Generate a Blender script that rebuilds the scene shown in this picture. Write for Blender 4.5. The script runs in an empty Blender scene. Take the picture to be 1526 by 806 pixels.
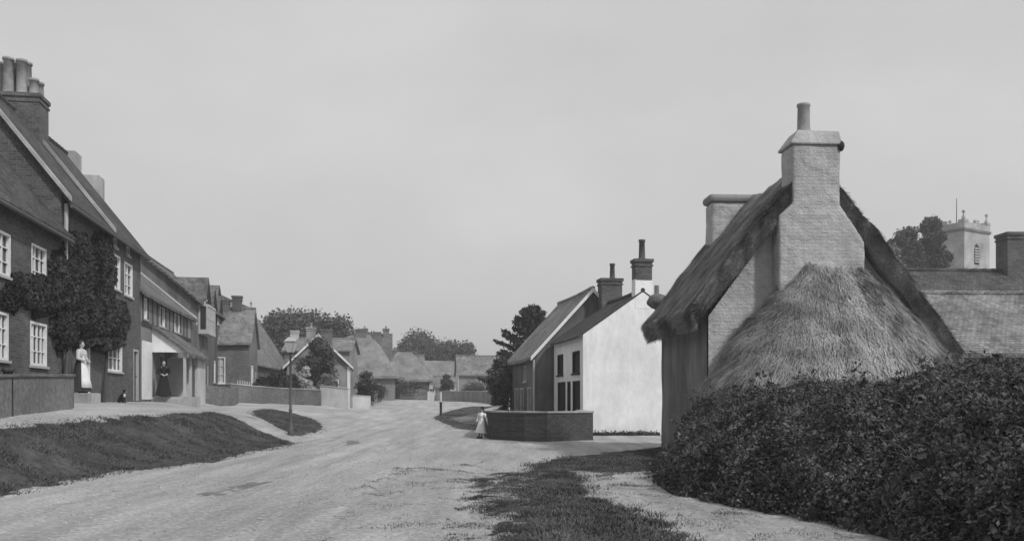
import bpy, bmesh, math, random
import numpy as np
from mathutils import Vector, Matrix, noise
R = math.radians
random.seed(7); rng = np.random.default_rng(7)
sc = bpy.context.scene
C = sc.collection

# ------------------------------------------------------------------ camera, world, sun, exposure
F, CX, HY, EYE = 1400.0, 763.0, 595.0, 1.5          # focal length in photo pixels, centre, horizon row, eye height
cam = bpy.data.cameras.new('camera'); camo = bpy.data.objects.new('camera', cam); C.objects.link(camo)
camo.location = (0, 0, EYE); camo.rotation_euler = (R(90), 0, 0)
cam.sensor_width = 36; cam.lens = F / 1526 * 36; cam.shift_y = (HY - 403) / 1526
cam.clip_start = 0.1; cam.clip_end = 5000
sc.camera = camo
SUN_EL, SUN_AZ = 44, 132                             # azimuth clockwise from +Y (behind the camera, to the right)
w = bpy.data.worlds.new('World'); sc.world = w; w.use_nodes = True
nt = w.node_tree; bg = nt.nodes['Background']
sky = nt.nodes.new('ShaderNodeTexSky'); sky.sky_type = 'NISHITA'; sky.sun_disc = False
sky.sun_elevation = R(SUN_EL); sky.sun_rotation = R(SUN_AZ); sky.dust_density = 4; sky.air_density = 1.5
bw = nt.nodes.new('ShaderNodeRGBToBW'); nt.links.new(sky.outputs[0], bw.inputs[0])
tc = nt.nodes.new('ShaderNodeTexCoord')
ns = nt.nodes.new('ShaderNodeTexNoise'); ns.inputs['Scale'].default_value = 3.4; ns.inputs['Detail'].default_value = 9
mp = nt.nodes.new('ShaderNodeMapping'); mp.inputs['Scale'].default_value = (1, 1, 2.2)
nt.links.new(tc.outputs['Generated'], mp.inputs[0]); nt.links.new(mp.outputs[0], ns.inputs['Vector'])
cl = nt.nodes.new('ShaderNodeMapRange'); cl.inputs['From Min'].default_value = .3; cl.inputs['From Max'].default_value = .7
cl.inputs['To Min'].default_value = 5.5; cl.inputs['To Max'].default_value = 6.45
nt.links.new(ns.outputs[0], cl.inputs[0])
mx = nt.nodes.new('ShaderNodeMix'); mx.inputs[0].default_value = .18                # thin overcast over a clear sky
nt.links.new(cl.outputs[0], mx.inputs[2]); nt.links.new(bw.outputs[0], mx.inputs[3])
nt.links.new(mx.outputs[0], bg.inputs['Color']); bg.inputs['Strength'].default_value = 0.105
sd = bpy.data.lights.new('sun', 'SUN'); sd.energy = 2.4; sd.angle = R(4); sd.color = (1, 1, 1)
so = bpy.data.objects.new('sun', sd); C.objects.link(so)
a = R(SUN_AZ); e = R(SUN_EL)
sv = Vector((math.sin(a) * math.cos(e), math.cos(a) * math.cos(e), math.sin(e)))
so.rotation_euler = sv.to_track_quat('Z', 'Y').to_euler(); so.location = (20, -20, 40)
sc.view_settings.view_transform = 'Standard'; sc.view_settings.look = 'None'
sc.view_settings.exposure = 0.12; sc.view_settings.gamma = 1.0

# ------------------------------------------------------------------ materials (a black and white world: every base colour is a grey)
def _new(name):
    m = bpy.data.materials.new(name); m.use_nodes = True
    n = m.node_tree; b = n.nodes['Principled BSDF']; b.inputs['Specular IOR Level'].default_value = .25
    return m, n, b
def _coord(n, scale=(1, 1, 1), kind='Object'):
    t = n.nodes.new('ShaderNodeTexCoord'); m = n.nodes.new('ShaderNodeMapping'); m.inputs['Scale'].default_value = scale
    n.links.new(t.outputs[kind], m.inputs[0]); return m.outputs[0]
def _noise(n, vec, s, d=6, r=.6):
    t = n.nodes.new('ShaderNodeTexNoise'); t.inputs['Scale'].default_value = s; t.inputs['Detail'].default_value = d
    t.inputs['Roughness'].default_value = r; n.links.new(vec, t.inputs['Vector']); return t.outputs[0]
def _range(n, v, a, b, lo, hi):
    t = n.nodes.new('ShaderNodeMapRange'); t.inputs[1].default_value = a; t.inputs[2].default_value = b
    t.inputs[3].default_value = lo; t.inputs[4].default_value = hi; n.links.new(v, t.inputs[0]); return t.outputs[0]
def _math(n, op, a, b):
    t = n.nodes.new('ShaderNodeMath'); t.operation = op
    for i, v in enumerate((a, b)):
        if isinstance(v, (int, float)): t.inputs[i].default_value = v
        else: n.links.new(v, t.inputs[i])
    return t.outputs[0]
def _bump(n, b, h, st, dist):
    t = n.nodes.new('ShaderNodeBump'); t.inputs['Strength'].default_value = st; t.inputs['Distance'].default_value = dist
    n.links.new(h, t.inputs['Height']); n.links.new(t.outputs[0], b.inputs['Normal'])
def rough(name, lo, hi, s=3, stretch=(1, 1, 1), s2=.5, bump=.4, dist=.02, ro=.9, amp2=.3, sf=None):
    """mottled surface: fine noise between two greys times a large stain pattern"""
    m, n, b = _new(name)
    v = _coord(n, stretch)
    f = _noise(n, v, s, 8, .65); c = _range(n, f, .3, .7, lo, hi)
    g = _range(n, _noise(n, v, s2, 4), .35, .65, 1 - amp2, 1 + amp2)
    c = _math(n, 'MULTIPLY', c, g)
    n.links.new(c, b.inputs['Base Color']); b.inputs['Roughness'].default_value = ro
    if bump: _bump(n, b, _noise(n, v, sf or s * 6, 4), bump, dist)
    return m
def flat(name, v, ro=.6, metal=0):
    return rough(name, v * .88, v * 1.1, 9, bump=.15, dist=.004, ro=ro, amp2=.12)
def _swz(n, mode):
    t = n.nodes.new('ShaderNodeTexCoord'); s = n.nodes.new('ShaderNodeSeparateXYZ'); n.links.new(t.outputs['Object'], s.inputs[0])
    c = n.nodes.new('ShaderNodeCombineXYZ')
    if mode == 'xy': n.links.new(_math(n, 'ADD', s.outputs[0], s.outputs[1]), c.inputs[0])
    else: n.links.new(s.outputs[0 if mode == 'x' else 1], c.inputs[0])
    n.links.new(s.outputs[2], c.inputs[1]); return c.outputs[0]
def brick(name, lo, hi, mortar, mode='xy', bw_=.23, rh=.078, ms=.012, stain=.3, bump=.5, spots=0):
    m, n, b = _new(name); v = _swz(n, mode)
    t = n.nodes.new('ShaderNodeTexBrick'); n.links.new(v, t.inputs['Vector'])
    t.inputs['Scale'].default_value = 1; t.inputs['Brick Width'].default_value = bw_; t.inputs['Row Height'].default_value = rh
    t.inputs['Mortar Size'].default_value = ms; t.inputs['Mortar Smooth'].default_value = .3; t.inputs['Bias'].default_value = 0
    for k, q in (('Color1', lo), ('Color2', hi), ('Mortar', mortar)): t.inputs[k].default_value = (q, q, q, 1)
    o = _coord(n); st = _range(n, _noise(n, o, .7, 6), .3, .7, 1 - stain, 1 + stain)
    f2 = _range(n, _noise(n, o, 14, 4), .3, .7, .7, 1.3)
    if spots: f2 = _math(n, 'MULTIPLY', f2, _range(n, _noise(n, o, 2.6, 5, .7), .5, .6, 1, spots))
    n.links.new(_math(n, 'MULTIPLY', _math(n, 'MULTIPLY', t.outputs[0], st), f2), b.inputs['Base Color'])
    b.inputs['Roughness'].default_value = .9
    _bump(n, b, _math(n, 'ADD', _math(n, 'MULTIPLY', t.outputs['Fac'], -1), _noise(n, o, 30)), bump, .015)
    return m
def leafmat(name, lo, hi, s=1.2):
    m, n, b = _new(name); v = _coord(n)
    c = _range(n, _noise(n, v, s, 3), .35, .65, lo, hi)
    c = _math(n, 'MULTIPLY', c, _range(n, _noise(n, v, 26, 2), .3, .7, .55, 1.5))
    n.links.new(c, b.inputs['Base Color']); b.inputs['Roughness'].default_value = .75
    return m
M = {}
M['brick_dark'] = brick('old_dark_brick', .06, .115, .13)
M['brick_mid'] = brick('weathered_brick', .1, .17, .17)
M['brick_wall'] = brick('garden_wall_brick', .04, .075, .075)
M['brick_pale'] = brick('pale_brick', .26, .36, .33)
M['stone'] = rough('stone', .28, .4, 5, bump=.5)
M['stone_worn'] = rough('worn_stone', .2, .5, 1.1, amp2=.3)
M['flint'] = rough('flint_wall', .11, .26, 9, bump=.8, dist=.03, amp2=.25)
M['side_plaster'] = rough('shade_painted_plaster', .11, .2, 4, (1, 1, .3), 1.1, .7, .03, .9, .3)  # base grey holds the shade of the wall turned from the sun
M['stack_pale'] = rough('pale_weathered_stack', .3, .42, 4, (1, 1, .5), 1, .6, .03, .9, .2)
M['limewash'] = rough('white_limewash', .68, .84, 4, (1, 1, .5), .9, .6, .02, .85, .09)
M['plaster_dark'] = rough('stained_plaster', .08, .15, 3, (1, 1, .25), .8, .5, .015, .9, .3)
def patched(name, lo, hi, bare, cov=.56):
    """limewash worn through to the bricks in patches, with long damp stains"""
    m, n, b = _new(name); o = _coord(n); v = _swz(n, 'xy')
    t = n.nodes.new('ShaderNodeTexBrick'); n.links.new(v, t.inputs['Vector']); t.inputs['Scale'].default_value = 1
    t.inputs['Brick Width'].default_value = .24; t.inputs['Row Height'].default_value = .085; t.inputs['Mortar Size'].default_value = .014; t.inputs['Mortar Smooth'].default_value = .5
    for k, q in (('Color1', bare * .8), ('Color2', bare * 1.25), ('Mortar', lo * 1.1)): t.inputs[k].default_value = (q, q, q, 1)
    base = _range(n, _noise(n, o, 5, 10, .75), .3, .7, lo, hi)
    mask = _range(n, _noise(n, o, 2.1, 9, .72), cov - .05, cov + .08, 0, .5)
    mx_ = n.nodes.new('ShaderNodeMix'); n.links.new(mask, mx_.inputs[0]); n.links.new(base, mx_.inputs[2]); n.links.new(t.outputs[0], mx_.inputs[3])
    c = _math(n, 'MULTIPLY', mx_.outputs[0], _range(n, _noise(n, _coord(n, (1, 1, .22)), 1.6, 6), .3, .7, .78, 1.16))
    n.links.new(c, b.inputs['Base Color']); b.inputs['Roughness'].default_value = .95
    _bump(n, b, _math(n, 'ADD', _math(n, 'MULTIPLY', t.outputs['Fac'], -.16), _math(n, 'ADD', _math(n, 'MULTIPLY', mask, -.6), _math(n, 'ADD', _noise(n, o, 26, 5), _math(n, 'MULTIPLY', _noise(n, o, 2.4, 4), 5)))), .7, .03)
    return m
M['plaster'] = patched('worn_limewash', .34, .48, .3, .6)
M['plaster_mid'] = rough('dull_plaster', .17, .25, 3, (1, 1, .4), .7, .5, .015, .9, .25)
M['plaster_light'] = rough('pale_render', .42, .52, 3, (1, 1, .6), .8, .3, .01, .9, .12)
M['tile_x'] = brick('roof_tile', .12, .2, .05, 'x', .17, .085, .008, .35, .9, spots=.62)
M['tile_y'] = brick('roof_tile_across', .12, .2, .05, 'y', .17, .085, .008, .35, .9, spots=.62)
M['tile_dark_y'] = brick('dark_slate', .045, .075, .02, 'y', .25, .12, .008, .3, .7)
M['tile_pale_y'] = brick('pale_tile', .2, .3, .1, 'y', .17, .085, .008, .3, .8, spots=.62)
M['tile_pale_x'] = brick('lichened_tile', .17, .27, .08, 'x', .17, .085, .008, .35, .9, spots=.62)
M['tile_dark_x'] = brick('brown_tile', .06, .11, .03, 'x', .17, .085, .008, .35, .9, spots=.62)
M['thatch_far'] = rough('thatch_far', .15, .25, 4, (1, 1, 1), .6, .8, .04, 1, .3)
M['thatch'] = rough('thatch', .16, .36, 6, (1, 1, .6), 1.3, 1, .05, 1, .4)
M['straw'] = rough('straw', .1, .5, 22, (1, 1, 1), 1.1, 0, .0, .9, .45)
M['thatch_old'] = rough('old_thatch', .11, .24, 7, (1, 1, 1), 1.2, 1, .06, 1, .45)
M['straw_old'] = rough('old_straw', .07, .36, 22, (1, 1, 1), 1.2, 0, 0, .9, .5)
M['white_paint'] = flat('white_paint', .72, .5)
M['dull_paint'] = flat('dull_paint', .42, .6)
M['dark_paint'] = flat('dark_paint', .03, .4)
M['dark_wood'] = rough('dark_wood', .03, .07, 8, (1, 1, .1))
M['glass'] = flat('window_glass', .035, .08); M['glass'].node_tree.nodes['Principled BSDF'].inputs['Specular IOR Level'].default_value = .5
M['curtain'] = flat('net_curtain', .45, .9)
M['black'] = flat('near_black_wood', .02, .8)  # plain near-black, for shutters, the porch door and belfry openings
M['iron'] = flat('cast_iron', .09, .6)
M['lead'] = flat('lead', .3, .5)
M['terracotta'] = rough('chimney_pot_clay', .2, .3, 6, bump=.3)
M['pot_dark'] = rough('sooty_clay', .06, .1, 6, bump=.3)
M['leaf'] = leafmat('leaf', .03, .085); M['leaf_dark'] = leafmat('leaf_dark', .016, .06, .9)
M['leaf_pale'] = leafmat('leaf_pale', .1, .2); M['leaf_far'] = leafmat('leaf_far', .045, .1, .35)
M['bramble'] = leafmat('bramble_leaf', .02, .115, 2.2); M['blossom'] = leafmat('blossom', .35, .6); M['bark'] = rough('bark', .05, .1, 8, (1, 1, .2), bump=.8)
M['core'] = rough('painted_hedge_shade', .01, .02, 5, bump=.8, dist=.1)  # near-black colour stands in for the shade inside the hedge
M['grass'] = leafmat('grass', .045, .12, 1.4); M['stem'] = flat('dry_stem', .17, .8)
M['turf'] = rough('turf', .035, .1, 6, s2=.8, bump=1, dist=.05, amp2=.4, sf=22)
M['field'] = rough('field', .1, .16, .6, s2=.05, bump=.6, dist=.1)
M['mud'] = rough('mud', .13, .2, 3, s2=1, bump=.6, dist=.02)
M['skin'] = flat('skin', .42, .6); M['hair'] = flat('hair', .03, .6); M['cloth_white'] = flat('white_cotton', .75, .9)
M['cloth_pale'] = flat('pale_cotton', .5, .9); M['cloth_dark'] = flat('dark_wool', .04, .95); M['cloth_black'] = flat('black_wool', .018, .95)
M['boot'] = flat('boot_leather', .02, .5); M['fur'] = flat('black_fur', .02, .9); M['fur_white'] = flat('white_fur', .6, .9)
def road_mat():
    m, n, b = _new('dusty_road'); v = _coord(n)
    big = _range(n, _noise(n, _coord(n, (1, .35, 1)), .35, 5), .3, .7, .8, 1.14)
    tr = _range(n, _noise(n, _coord(n, (1.6, .16, 1)), 1.1, 5), .35, .65, .78, 1.14)      # wheel tracks run up the street
    fine = _range(n, _noise(n, v, 9, 12, .85), .32, .68, .33, .62)
    peb = n.nodes.new('ShaderNodeTexVoronoi'); peb.inputs['Scale'].default_value = 13; n.links.new(v, peb.inputs['Vector'])
    pc = _range(n, peb.outputs['Distance'], .0, .5, 1.22, .82)
    c = _math(n, 'MULTIPLY', _math(n, 'MULTIPLY', fine, big), _math(n, 'MULTIPLY', tr, pc))
    n.links.new(c, b.inputs['Base Color']); b.inputs['Roughness'].default_value = .95
    _bump(n, b, _math(n, 'ADD', _noise(n, v, 22, 6, .7), _math(n, 'MULTIPLY', _noise(n, v, 3, 6), 2.5)), .8, .06)
    return m
M['road'] = road_mat()

# ------------------------------------------------------------------ geometry helpers
def link(o, parent=None):
    C.objects.link(o)
    if parent: o.parent = parent
    return o
def tag(o, label=None, cat=None, group=None, kind=None):
    if label: o['label'] = label
    if cat: o['category'] = cat
    if group: o['group'] = group
    if kind: o['kind'] = kind
    return o
def empty(name, loc, rz=0):
    o = bpy.data.objects.new(name, None); o.location = loc; o.rotation_euler = (0, 0, rz); o.empty_display_size = .3
    C.objects.link(o); return o
class MB:
    def __init__(s): s.v = []; s.f = []; s.mi = []; s.cur = 0
    def add(s, vs, fs):
        o = len(s.v); s.v += [tuple(p) for p in vs]; s.f += [tuple(o + i for i in f) for f in fs]; s.mi += [s.cur] * len(fs)
    def box(s, x0, x1, y0, y1, z0, z1, mat=None):
        vs = [(x, y, z) for z in (z0, z1) for y in (y0, y1) for x in (x0, x1)]
        if mat: vs = [mat @ Vector(p) for p in vs]
        s.add(vs, [(0, 2, 3, 1), (4, 5, 7, 6), (0, 1, 5, 4), (2, 6, 7, 3), (0, 4, 6, 2), (1, 3, 7, 5)])
    def tube(s, pts, rad, n=8, cap=True, sq=1):
        pts = [Vector(p) for p in pts]; rings = []
        if not hasattr(rad, '__len__'): rad = [rad] * len(pts)
        for i, p in enumerate(pts):
            d = (pts[min(i + 1, len(pts) - 1)] - pts[max(i - 1, 0)])
            d = d.normalized() if d.length > 1e-9 else Vector((0, 0, 1))
            up = Vector((0, 0, 1)) if abs(d.z) < .9 else Vector((1, 0, 0))
            a_ = d.cross(up).normalized(); b_ = d.cross(a_)
            rings.append([p + (a_ * math.cos(2 * math.pi * k / n) + b_ * math.sin(2 * math.pi * k / n) * sq) * rad[i] for k in range(n)])
        vs = [q for r in rings for q in r]; fs = []
        for i in range(len(rings) - 1):
            for k in range(n):
                fs.append((i * n + k, i * n + (k + 1) % n, (i + 1) * n + (k + 1) % n, (i + 1) * n + k))
        if cap: fs.append(tuple(range(n - 1, -1, -1))); fs.append(tuple((len(rings) - 1) * n + k for k in range(n)))
        s.add(vs, fs)
    def lathe(s, prof, c=(0, 0, 0), n=16, sx=1, sy=1, fold=0, nf=9, cap=True):
        vs = []; fs = []
        for r, z in prof:
            for k in range(n):
                t = 2 * math.pi * k / n; rr = r * (1 + fold * math.sin(nf * t + z * 3) * max(0, min(1, (prof[-1][1] - z))))
                vs.append((c[0] + rr * math.cos(t) * sx, c[1] + rr * math.sin(t) * sy, c[2] + z))
        for i in range(len(prof) - 1):
            for k in range(n): fs.append((i * n + k, i * n + (k + 1) % n, (i + 1) * n + (k + 1) % n, (i + 1) * n + k))
        if cap: fs.append(tuple(range(n - 1, -1, -1))); fs.append(tuple((len(prof) - 1) * n + k for k in range(n)))
        s.add(vs, fs)
    def ball(s, c, r, n=12, m=8, rot=None):
        if not hasattr(r, '__len__'): r = (r, r, r)
        vs = []; fs = []
        for i in range(m + 1):
            ph = math.pi * (i + .02) / (m + .04)
            for k in range(n):
                t = 2 * math.pi * k / n
                p = Vector((r[0] * math.sin(ph) * math.cos(t), r[1] * math.sin(ph) * math.sin(t), r[2] * math.cos(ph)))
                if rot: p = rot @ p
                vs.append(Vector(c) + p)
        for i in range(m):
            for k in range(n): fs.append((i * n + k, (i + 1) * n + k, (i + 1) * n + (k + 1) % n, i * n + (k + 1) % n))
        fs.append(tuple(range(n))); fs.append(tuple(m * n + k for k in range(n - 1, -1, -1)))
        s.add(vs, fs)
    def build(s, name, mats, parent=None, smooth=False, bevel=0):
        me = bpy.data.meshes.new(name); me.from_pydata(s.v, [], s.f)
        for m in (mats if isinstance(mats, (list, tuple)) else [mats]): me.materials.append(m)
        if any(s.mi): me.polygons.foreach_set('material_index', s.mi)
        bm = bmesh.new(); bm.from_mesh(me); bmesh.ops.recalc_face_normals(bm, faces=bm.faces); bm.to_mesh(me); bm.free()
        if smooth: me.polygons.foreach_set('use_smooth', [True] * len(me.polygons))
        o = bpy.data.objects.new(name, me); link(o, parent)
        if bevel:
            b = o.modifiers.new('bevel', 'BEVEL'); b.width = bevel; b.segments = 2; b.limit_method = 'ANGLE'
        return o
def quads(name, P, mats, parent=None, mi=None, extra=None):
    """P: (N,4,3) array of separate quads; extra: an MB whose faces join the same mesh"""
    N = len(P); V = P.reshape(-1, 3); ev, ef = ([], [])
    if extra: ev, ef = extra.v, extra.f
    me = bpy.data.meshes.new(name)
    me.vertices.add(N * 4 + len(ev))
    co = np.concatenate([V, np.array(ev, float).reshape(-1, 3)]) if ev else V
    me.vertices.foreach_set('co', co.ravel().astype(np.float32))
    li = list(np.arange(N * 4)) if not ev else None
    loops = np.arange(N * 4); starts = np.arange(N) * 4; tot = np.full(N, 4)
    if ev:
        el = np.array([i for f in ef for i in f], int) + N * 4; es = np.cumsum([0] + [len(f) for f in ef][:-1]) + N * 4
        loops = np.concatenate([loops, el]); starts = np.concatenate([starts, es]); tot = np.concatenate([tot, [len(f) for f in ef]])
    me.loops.add(len(loops)); me.loops.foreach_set('vertex_index', loops.astype(np.int32))
    me.polygons.add(len(starts)); me.polygons.foreach_set('loop_start', starts.astype(np.int32)); me.polygons.foreach_set('loop_total', tot.astype(np.int32))
    for m in (mats if isinstance(mats, (list, tuple)) else [mats]): me.materials.append(m)
    idx = np.zeros(len(starts), np.int32)
    if mi is not None: idx[:N] = mi
    if ev: idx[N:] = np.array(extra.mi)
    me.polygons.foreach_set('material_index', idx)
    me.update(calc_edges=True); me.validate()
    o = bpy.data.objects.new(name, me); link(o, parent); return o
def leaf_quads(P, size, normal=None, spread=1.0, aspect=1.7):
    """one bent-less leaf shaped quad at each point P (N,3)"""
    N = len(P); n = rng.normal(size=(N, 3)) * spread
    if normal is not None: n = n + normal
    n /= np.linalg.norm(n, axis=1)[:, None] + 1e-9
    t = rng.normal(size=(N, 3)); t -= (t * n).sum(1)[:, None] * n; t /= np.linalg.norm(t, axis=1)[:, None] + 1e-9
    b = np.cross(n, t); s = (np.asarray(size) * rng.uniform(.55, 1.35, N))[:, None]
    return np.stack([P - t * s * aspect * .5, P + b * s * .42 - t * s * .08, P + t * s * aspect * .5, P - b * s * .42 - t * s * .08], 1)
def X_at(px, Y): return (px - CX) / F * Y
def Z_at(py, Y): return EYE + (HY - py) / F * Y
def sm(t): t = max(0., min(1., t)); return t * t * (3 - 2 * t)
def fX(Y): return -8.9 - .17 * Y                    # street front of the terrace on the left
UANG = math.atan2(1, -.17); UL = math.hypot(1, .17)

# ------------------------------------------------------------------ terrain
def terr(x, y, fine=True):
    r = 1.3 * sm((y - 38) / 74)
    wdt = 2.9 + 5.5 * sm((y - 31) / 16)
    xb = -7.9 if y < 31 else -7.9 + 1.2 * sm((y - 31) / 10)
    if y < 15: xb = -7.9 - .6 * (15 - y) / 15
    t = 1.4
    d = (xb - x)
    f = sm(d / wdt)
    z1 = r + (1.02 - r * .75) * f if r < 1 else r + .25 * f
    fx = -8.9 - .17 * y
    g = sm((xb - wdt - x + .4) / max(1.2, (xb - wdt - fx)))
    z = z1 + (max(t, r) - z1) * g
    if fine and y < 70: z += .02 * noise.noise(Vector((x * .7, y * .5, 0))) + .012 * noise.noise(Vector((x * 2.1, y * 1.4, 5)))
    if fine and 5 < y < 60:
        for c0, c1, w_, dp in ((-.2, -.13, .13, .035), (-1.65, -.13, .13, .035), (-3.0, -.1, .15, .03), (-4.5, -.1, .15, .03), (-5.6, -.06, .12, .02)):
            q = (x - (c0 + c1 * y + .25 * math.sin(y * .21 + c0) + .06 * noise.noise(Vector((y * .8, c0, 0))))) / w_
            if abs(q) < 3: z -= dp * (math.exp(-q * q) - .45 * math.exp(-(abs(q) - 1.7) ** 2 * 2)) * sm((60 - y) / 20) * (.5 + .9 * max(0, noise.noise(Vector((y * .35, c0 * 3, 2))) + .4))
    return z
def ground_pt(px, py):
    """the ground point seen at a photo pixel"""
    dx = (px - CX) / F; dz = (HY - py) / F; y = 6.
    while y < 400:
        if EYE + dz * y <= terr(dx * y, y, False): break
        y += .1
    return (dx * y, y)
def inpoly(x, y, P):
    c = False; j = len(P) - 1
    for i in range(len(P)):
        if (P[i][1] > y) != (P[j][1] > y) and x < (P[j][0] - P[i][0]) * (y - P[i][1]) / (P[j][1] - P[i][1]) + P[i][0]: c = not c
        j = i
    return c
def pdist(x, y, P):
    m = 1e9
    for i in range(len(P)):
        ax, ay = P[i - 1]; bx, by = P[i]; dx, dy = bx - ax, by - ay; q = dx * dx + dy * dy
        t = 0 if q == 0 else max(0, min(1, ((x - ax) * dx + (y - ay) * dy) / q))
        m = min(m, math.hypot(x - ax - dx * t, y - ay - dy * t))
    return m if inpoly(x, y, P) else -m
def axis(parts):
    out = []
    for a_, b_, s_ in parts: out += list(np.arange(a_, b_ - 1e-6, s_))
    return out + [parts[-1][1]]
xs = axis([(-700, -100, 60), (-100, -30, 5), (-30, -13, .8), (-13, -8.2, .3), (-8.2, 3.5, .13), (3.5, 8, .3), (8, 30, 2), (30, 100, 10), (100, 700, 60)])
ys = axis([(-60, 4, 4), (4, 46, .3), (46, 120, 1), (120, 200, 8), (200, 1000, 80)])
ROAD = [(-9, -60), (8, -60), (8, 6), (5.5, 15), (6.5, 31), (14, 34), (14, 38), (5, 41), (3, 56), (-2, 110), (-2, 200), (-14, 200), (-14, 110), (-13.5, 70), (-40, 68), (-40, 10), (-30, -60)]
def ground_sheets():
    Z = {}; nx, ny = len(xs), len(ys)
    allv = [(x, y, terr(x, y)) for y in ys for x in xs]
    for nm, m, want in (('road', M['road'], True), ('ground', M['field'], False)):
        fs = []
        for j in range(ny - 1):
            for i in range(nx - 1):
                cx_, cy_ = (xs[i] + xs[i + 1]) / 2, (ys[j] + ys[j + 1]) / 2
                if inpoly(cx_, cy_, ROAD) == want: fs.append((j * nx + i, j * nx + i + 1, (j + 1) * nx + i + 1, (j + 1) * nx + i))
        used = sorted({i for f in fs for i in f}); mp_ = {u: k for k, u in enumerate(used)}
        me = bpy.data.meshes.new(nm); me.from_pydata([allv[u] for u in used], [], [tuple(mp_[i] for i in f) for f in fs])
        me.materials.append(m); me.polygons.foreach_set('use_smooth', [True] * len(fs))
        o = bpy.data.objects.new(nm, me); C.objects.link(o); tag(o, kind='structure')
ground_sheets()
def patch(name, P, m, step=.15, lift=.05, rag=.3, seed=0, soft=.4, wob=1.3):
    x0, x1 = min(p[0] for p in P) - .5, max(p[0] for p in P) + .5; y0, y1 = min(p[1] for p in P) - .5, max(p[1] for p in P) + .5
    nx, ny = int((x1 - x0) / step) + 1, int((y1 - y0) / step) + 1
    D = {}; mb = MB(); idx = {}
    for j in range(ny):
        for i in range(nx):
            x, y = x0 + i * step, y0 + j * step
            d = pdist(x, y, P) + rag * (noise.noise(Vector((x * wob, y * wob, seed))) + .6 * noise.noise(Vector((x * wob * 3.1, y * wob * 3.1, seed + 3))))
            D[i, j] = d
            if d > -.25:
                idx[i, j] = len(mb.v)
                mb.v.append((x, y, terr(x, y) + max(-.04, min(1, d / soft)) * lift - .006 + (.35 * lift * noise.noise(Vector((x * 5, y * 5, seed))) if d > .1 else 0)))
    for j in range(ny - 1):
        for i in range(nx - 1):
            k = [(i, j), (i + 1, j), (i + 1, j + 1), (i, j + 1)]
            if all(q in idx for q in k): mb.f.append(tuple(idx[q] for q in k)); mb.mi.append(0)
    o = mb.build(name, m, smooth=True); tag(o, kind='structure')
    return D, (x0, y0, step)
BLADES = []
def blades(P, n, h, seed=0, rag=.3, wob=1.3, dens=None):
    x0, x1 = min(p[0] for p in P) - .2, max(p[0] for p in P) + .2; y0, y1 = min(p[1] for p in P) - .2, max(p[1] for p in P) + .2
    out = []; k = 0
    while len(out) < n and k < n * 12:
        k += 1
        x, y = random.uniform(x0, x1), random.uniform(y0, y1)
        d = pdist(x, y, P) + rag * (noise.noise(Vector((x * wob, y * wob, seed))) + .6 * noise.noise(Vector((x * wob * 3.1, y * wob * 3.1, seed + 3))))
        if d < -.35 or (d < .05 and random.random() > .22 + d * .5): continue
        if random.random() < .35 * max(0, noise.noise(Vector((x * 1.7, y * 1.7, 21))) * 2.5): continue
        if dens and random.random() > dens(x, y): continue
        cl_ = .6 + .9 * max(0, noise.noise(Vector((x * 1.1, y * 1.1, 9))) + .4)
        out.append((x, y, terr(x, y) + .05 * max(0, min(1, d / .4)), h * cl_ * random.uniform(.5, 1.3)))
    A = np.array(out); N = len(A); ang = rng.uniform(0, 6.28, N); wd = A[:, 3] * .2
    base = A[:, :3]; dx = np.stack([np.cos(ang) * wd, np.sin(ang) * wd, np.zeros(N)], 1)
    lean = np.stack([rng.normal(size=N), rng.normal(size=N), np.zeros(N)], 1) * (A[:, 3] * .7)[:, None]
    up = np.stack([np.zeros(N), np.zeros(N), A[:, 3]], 1)
    BLADES.append(np.stack([base - dx, base + dx, base + up + lean + dx * .2, base + up + lean - dx * .2], 1))
G = lambda L_: [ground_pt(*p) for p in L_]
bank1 = G([(-120, 764), (0, 736), (70, 722), (150, 706), (240, 697), (310, 688), (370, 675), (405, 668), (437, 660), (405, 650), (372, 636), (345, 622), (320, 617), (205, 621), (130, 630), (60, 634), (0, 640), (-120, 648)])
bank2 = G([(376, 612), (405, 610), (440, 617), (470, 626), (483, 637), (470, 645), (448, 650), (430, 645), (405, 633), (385, 622)])
island = G([(645, 622), (670, 612), (700, 606), (735, 606), (735, 640), (700, 641), (680, 638), (660, 630)])
island_in = G([(664, 624), (700, 618), (735, 617), (735, 634), (700, 634), (680, 631)])
gr1 = G([(800, 694), (850, 683), (920, 676), (990, 668), (1000, 700), (960, 702), (925, 706), (880, 700), (850, 703), (862, 725), (885, 747), (930, 762), (970, 772), (1000, 790), (1035, 830), (760, 830), (770, 780), (792, 745), (785, 715)])
gr2 = G([(712, 722), (735, 708), (775, 706), (800, 712), (810, 745), (800, 780), (790, 830), (690, 830), (720, 790), (700, 765)])
edgeL = G([(640, 640), (660, 655), (690, 655), (700, 645), (735, 652), (735, 640)])
patch('grass_bank', bank1, M['turf'], .2, .07, .22, 1)
patch('grass_bank', bank2, M['turf'], .15, .07, .15, 2)
patch('grass_island', island, M['turf'], .25, .06, .25, 3)
patch('gravel_walk', island_in, M['mud'], .2, .09, .12, 4)
patch('rough_verge', gr1, M['turf'], .1, .06, .35, 5, wob=2)
patch('mud', G([(262, 742), (300, 733), (350, 722), (400, 712), (425, 709), (405, 722), (360, 735), (310, 742)]), M['mud'], .1, .012, .3, 7, wob=2.5)
patch('mud', G([(505, 657), (540, 654), (545, 661), (510, 665)]), M['mud'], .12, .012, .2, 8, wob=2.5)
blades(bank1, 62000, .045, 1, .22); blades(bank2, 11000, .05, 2, .15); blades(island, 8000, .05, 3, .25)
blades(gr1, 70000, .04, 5, .35, 2)
blades(gr2, 26000, .026, 6, .6, 2, lambda x, y: max(0, min(1, .35 + 1.6 * noise.noise(Vector((x * 2.3, y * 2.3, 2))))))
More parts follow.
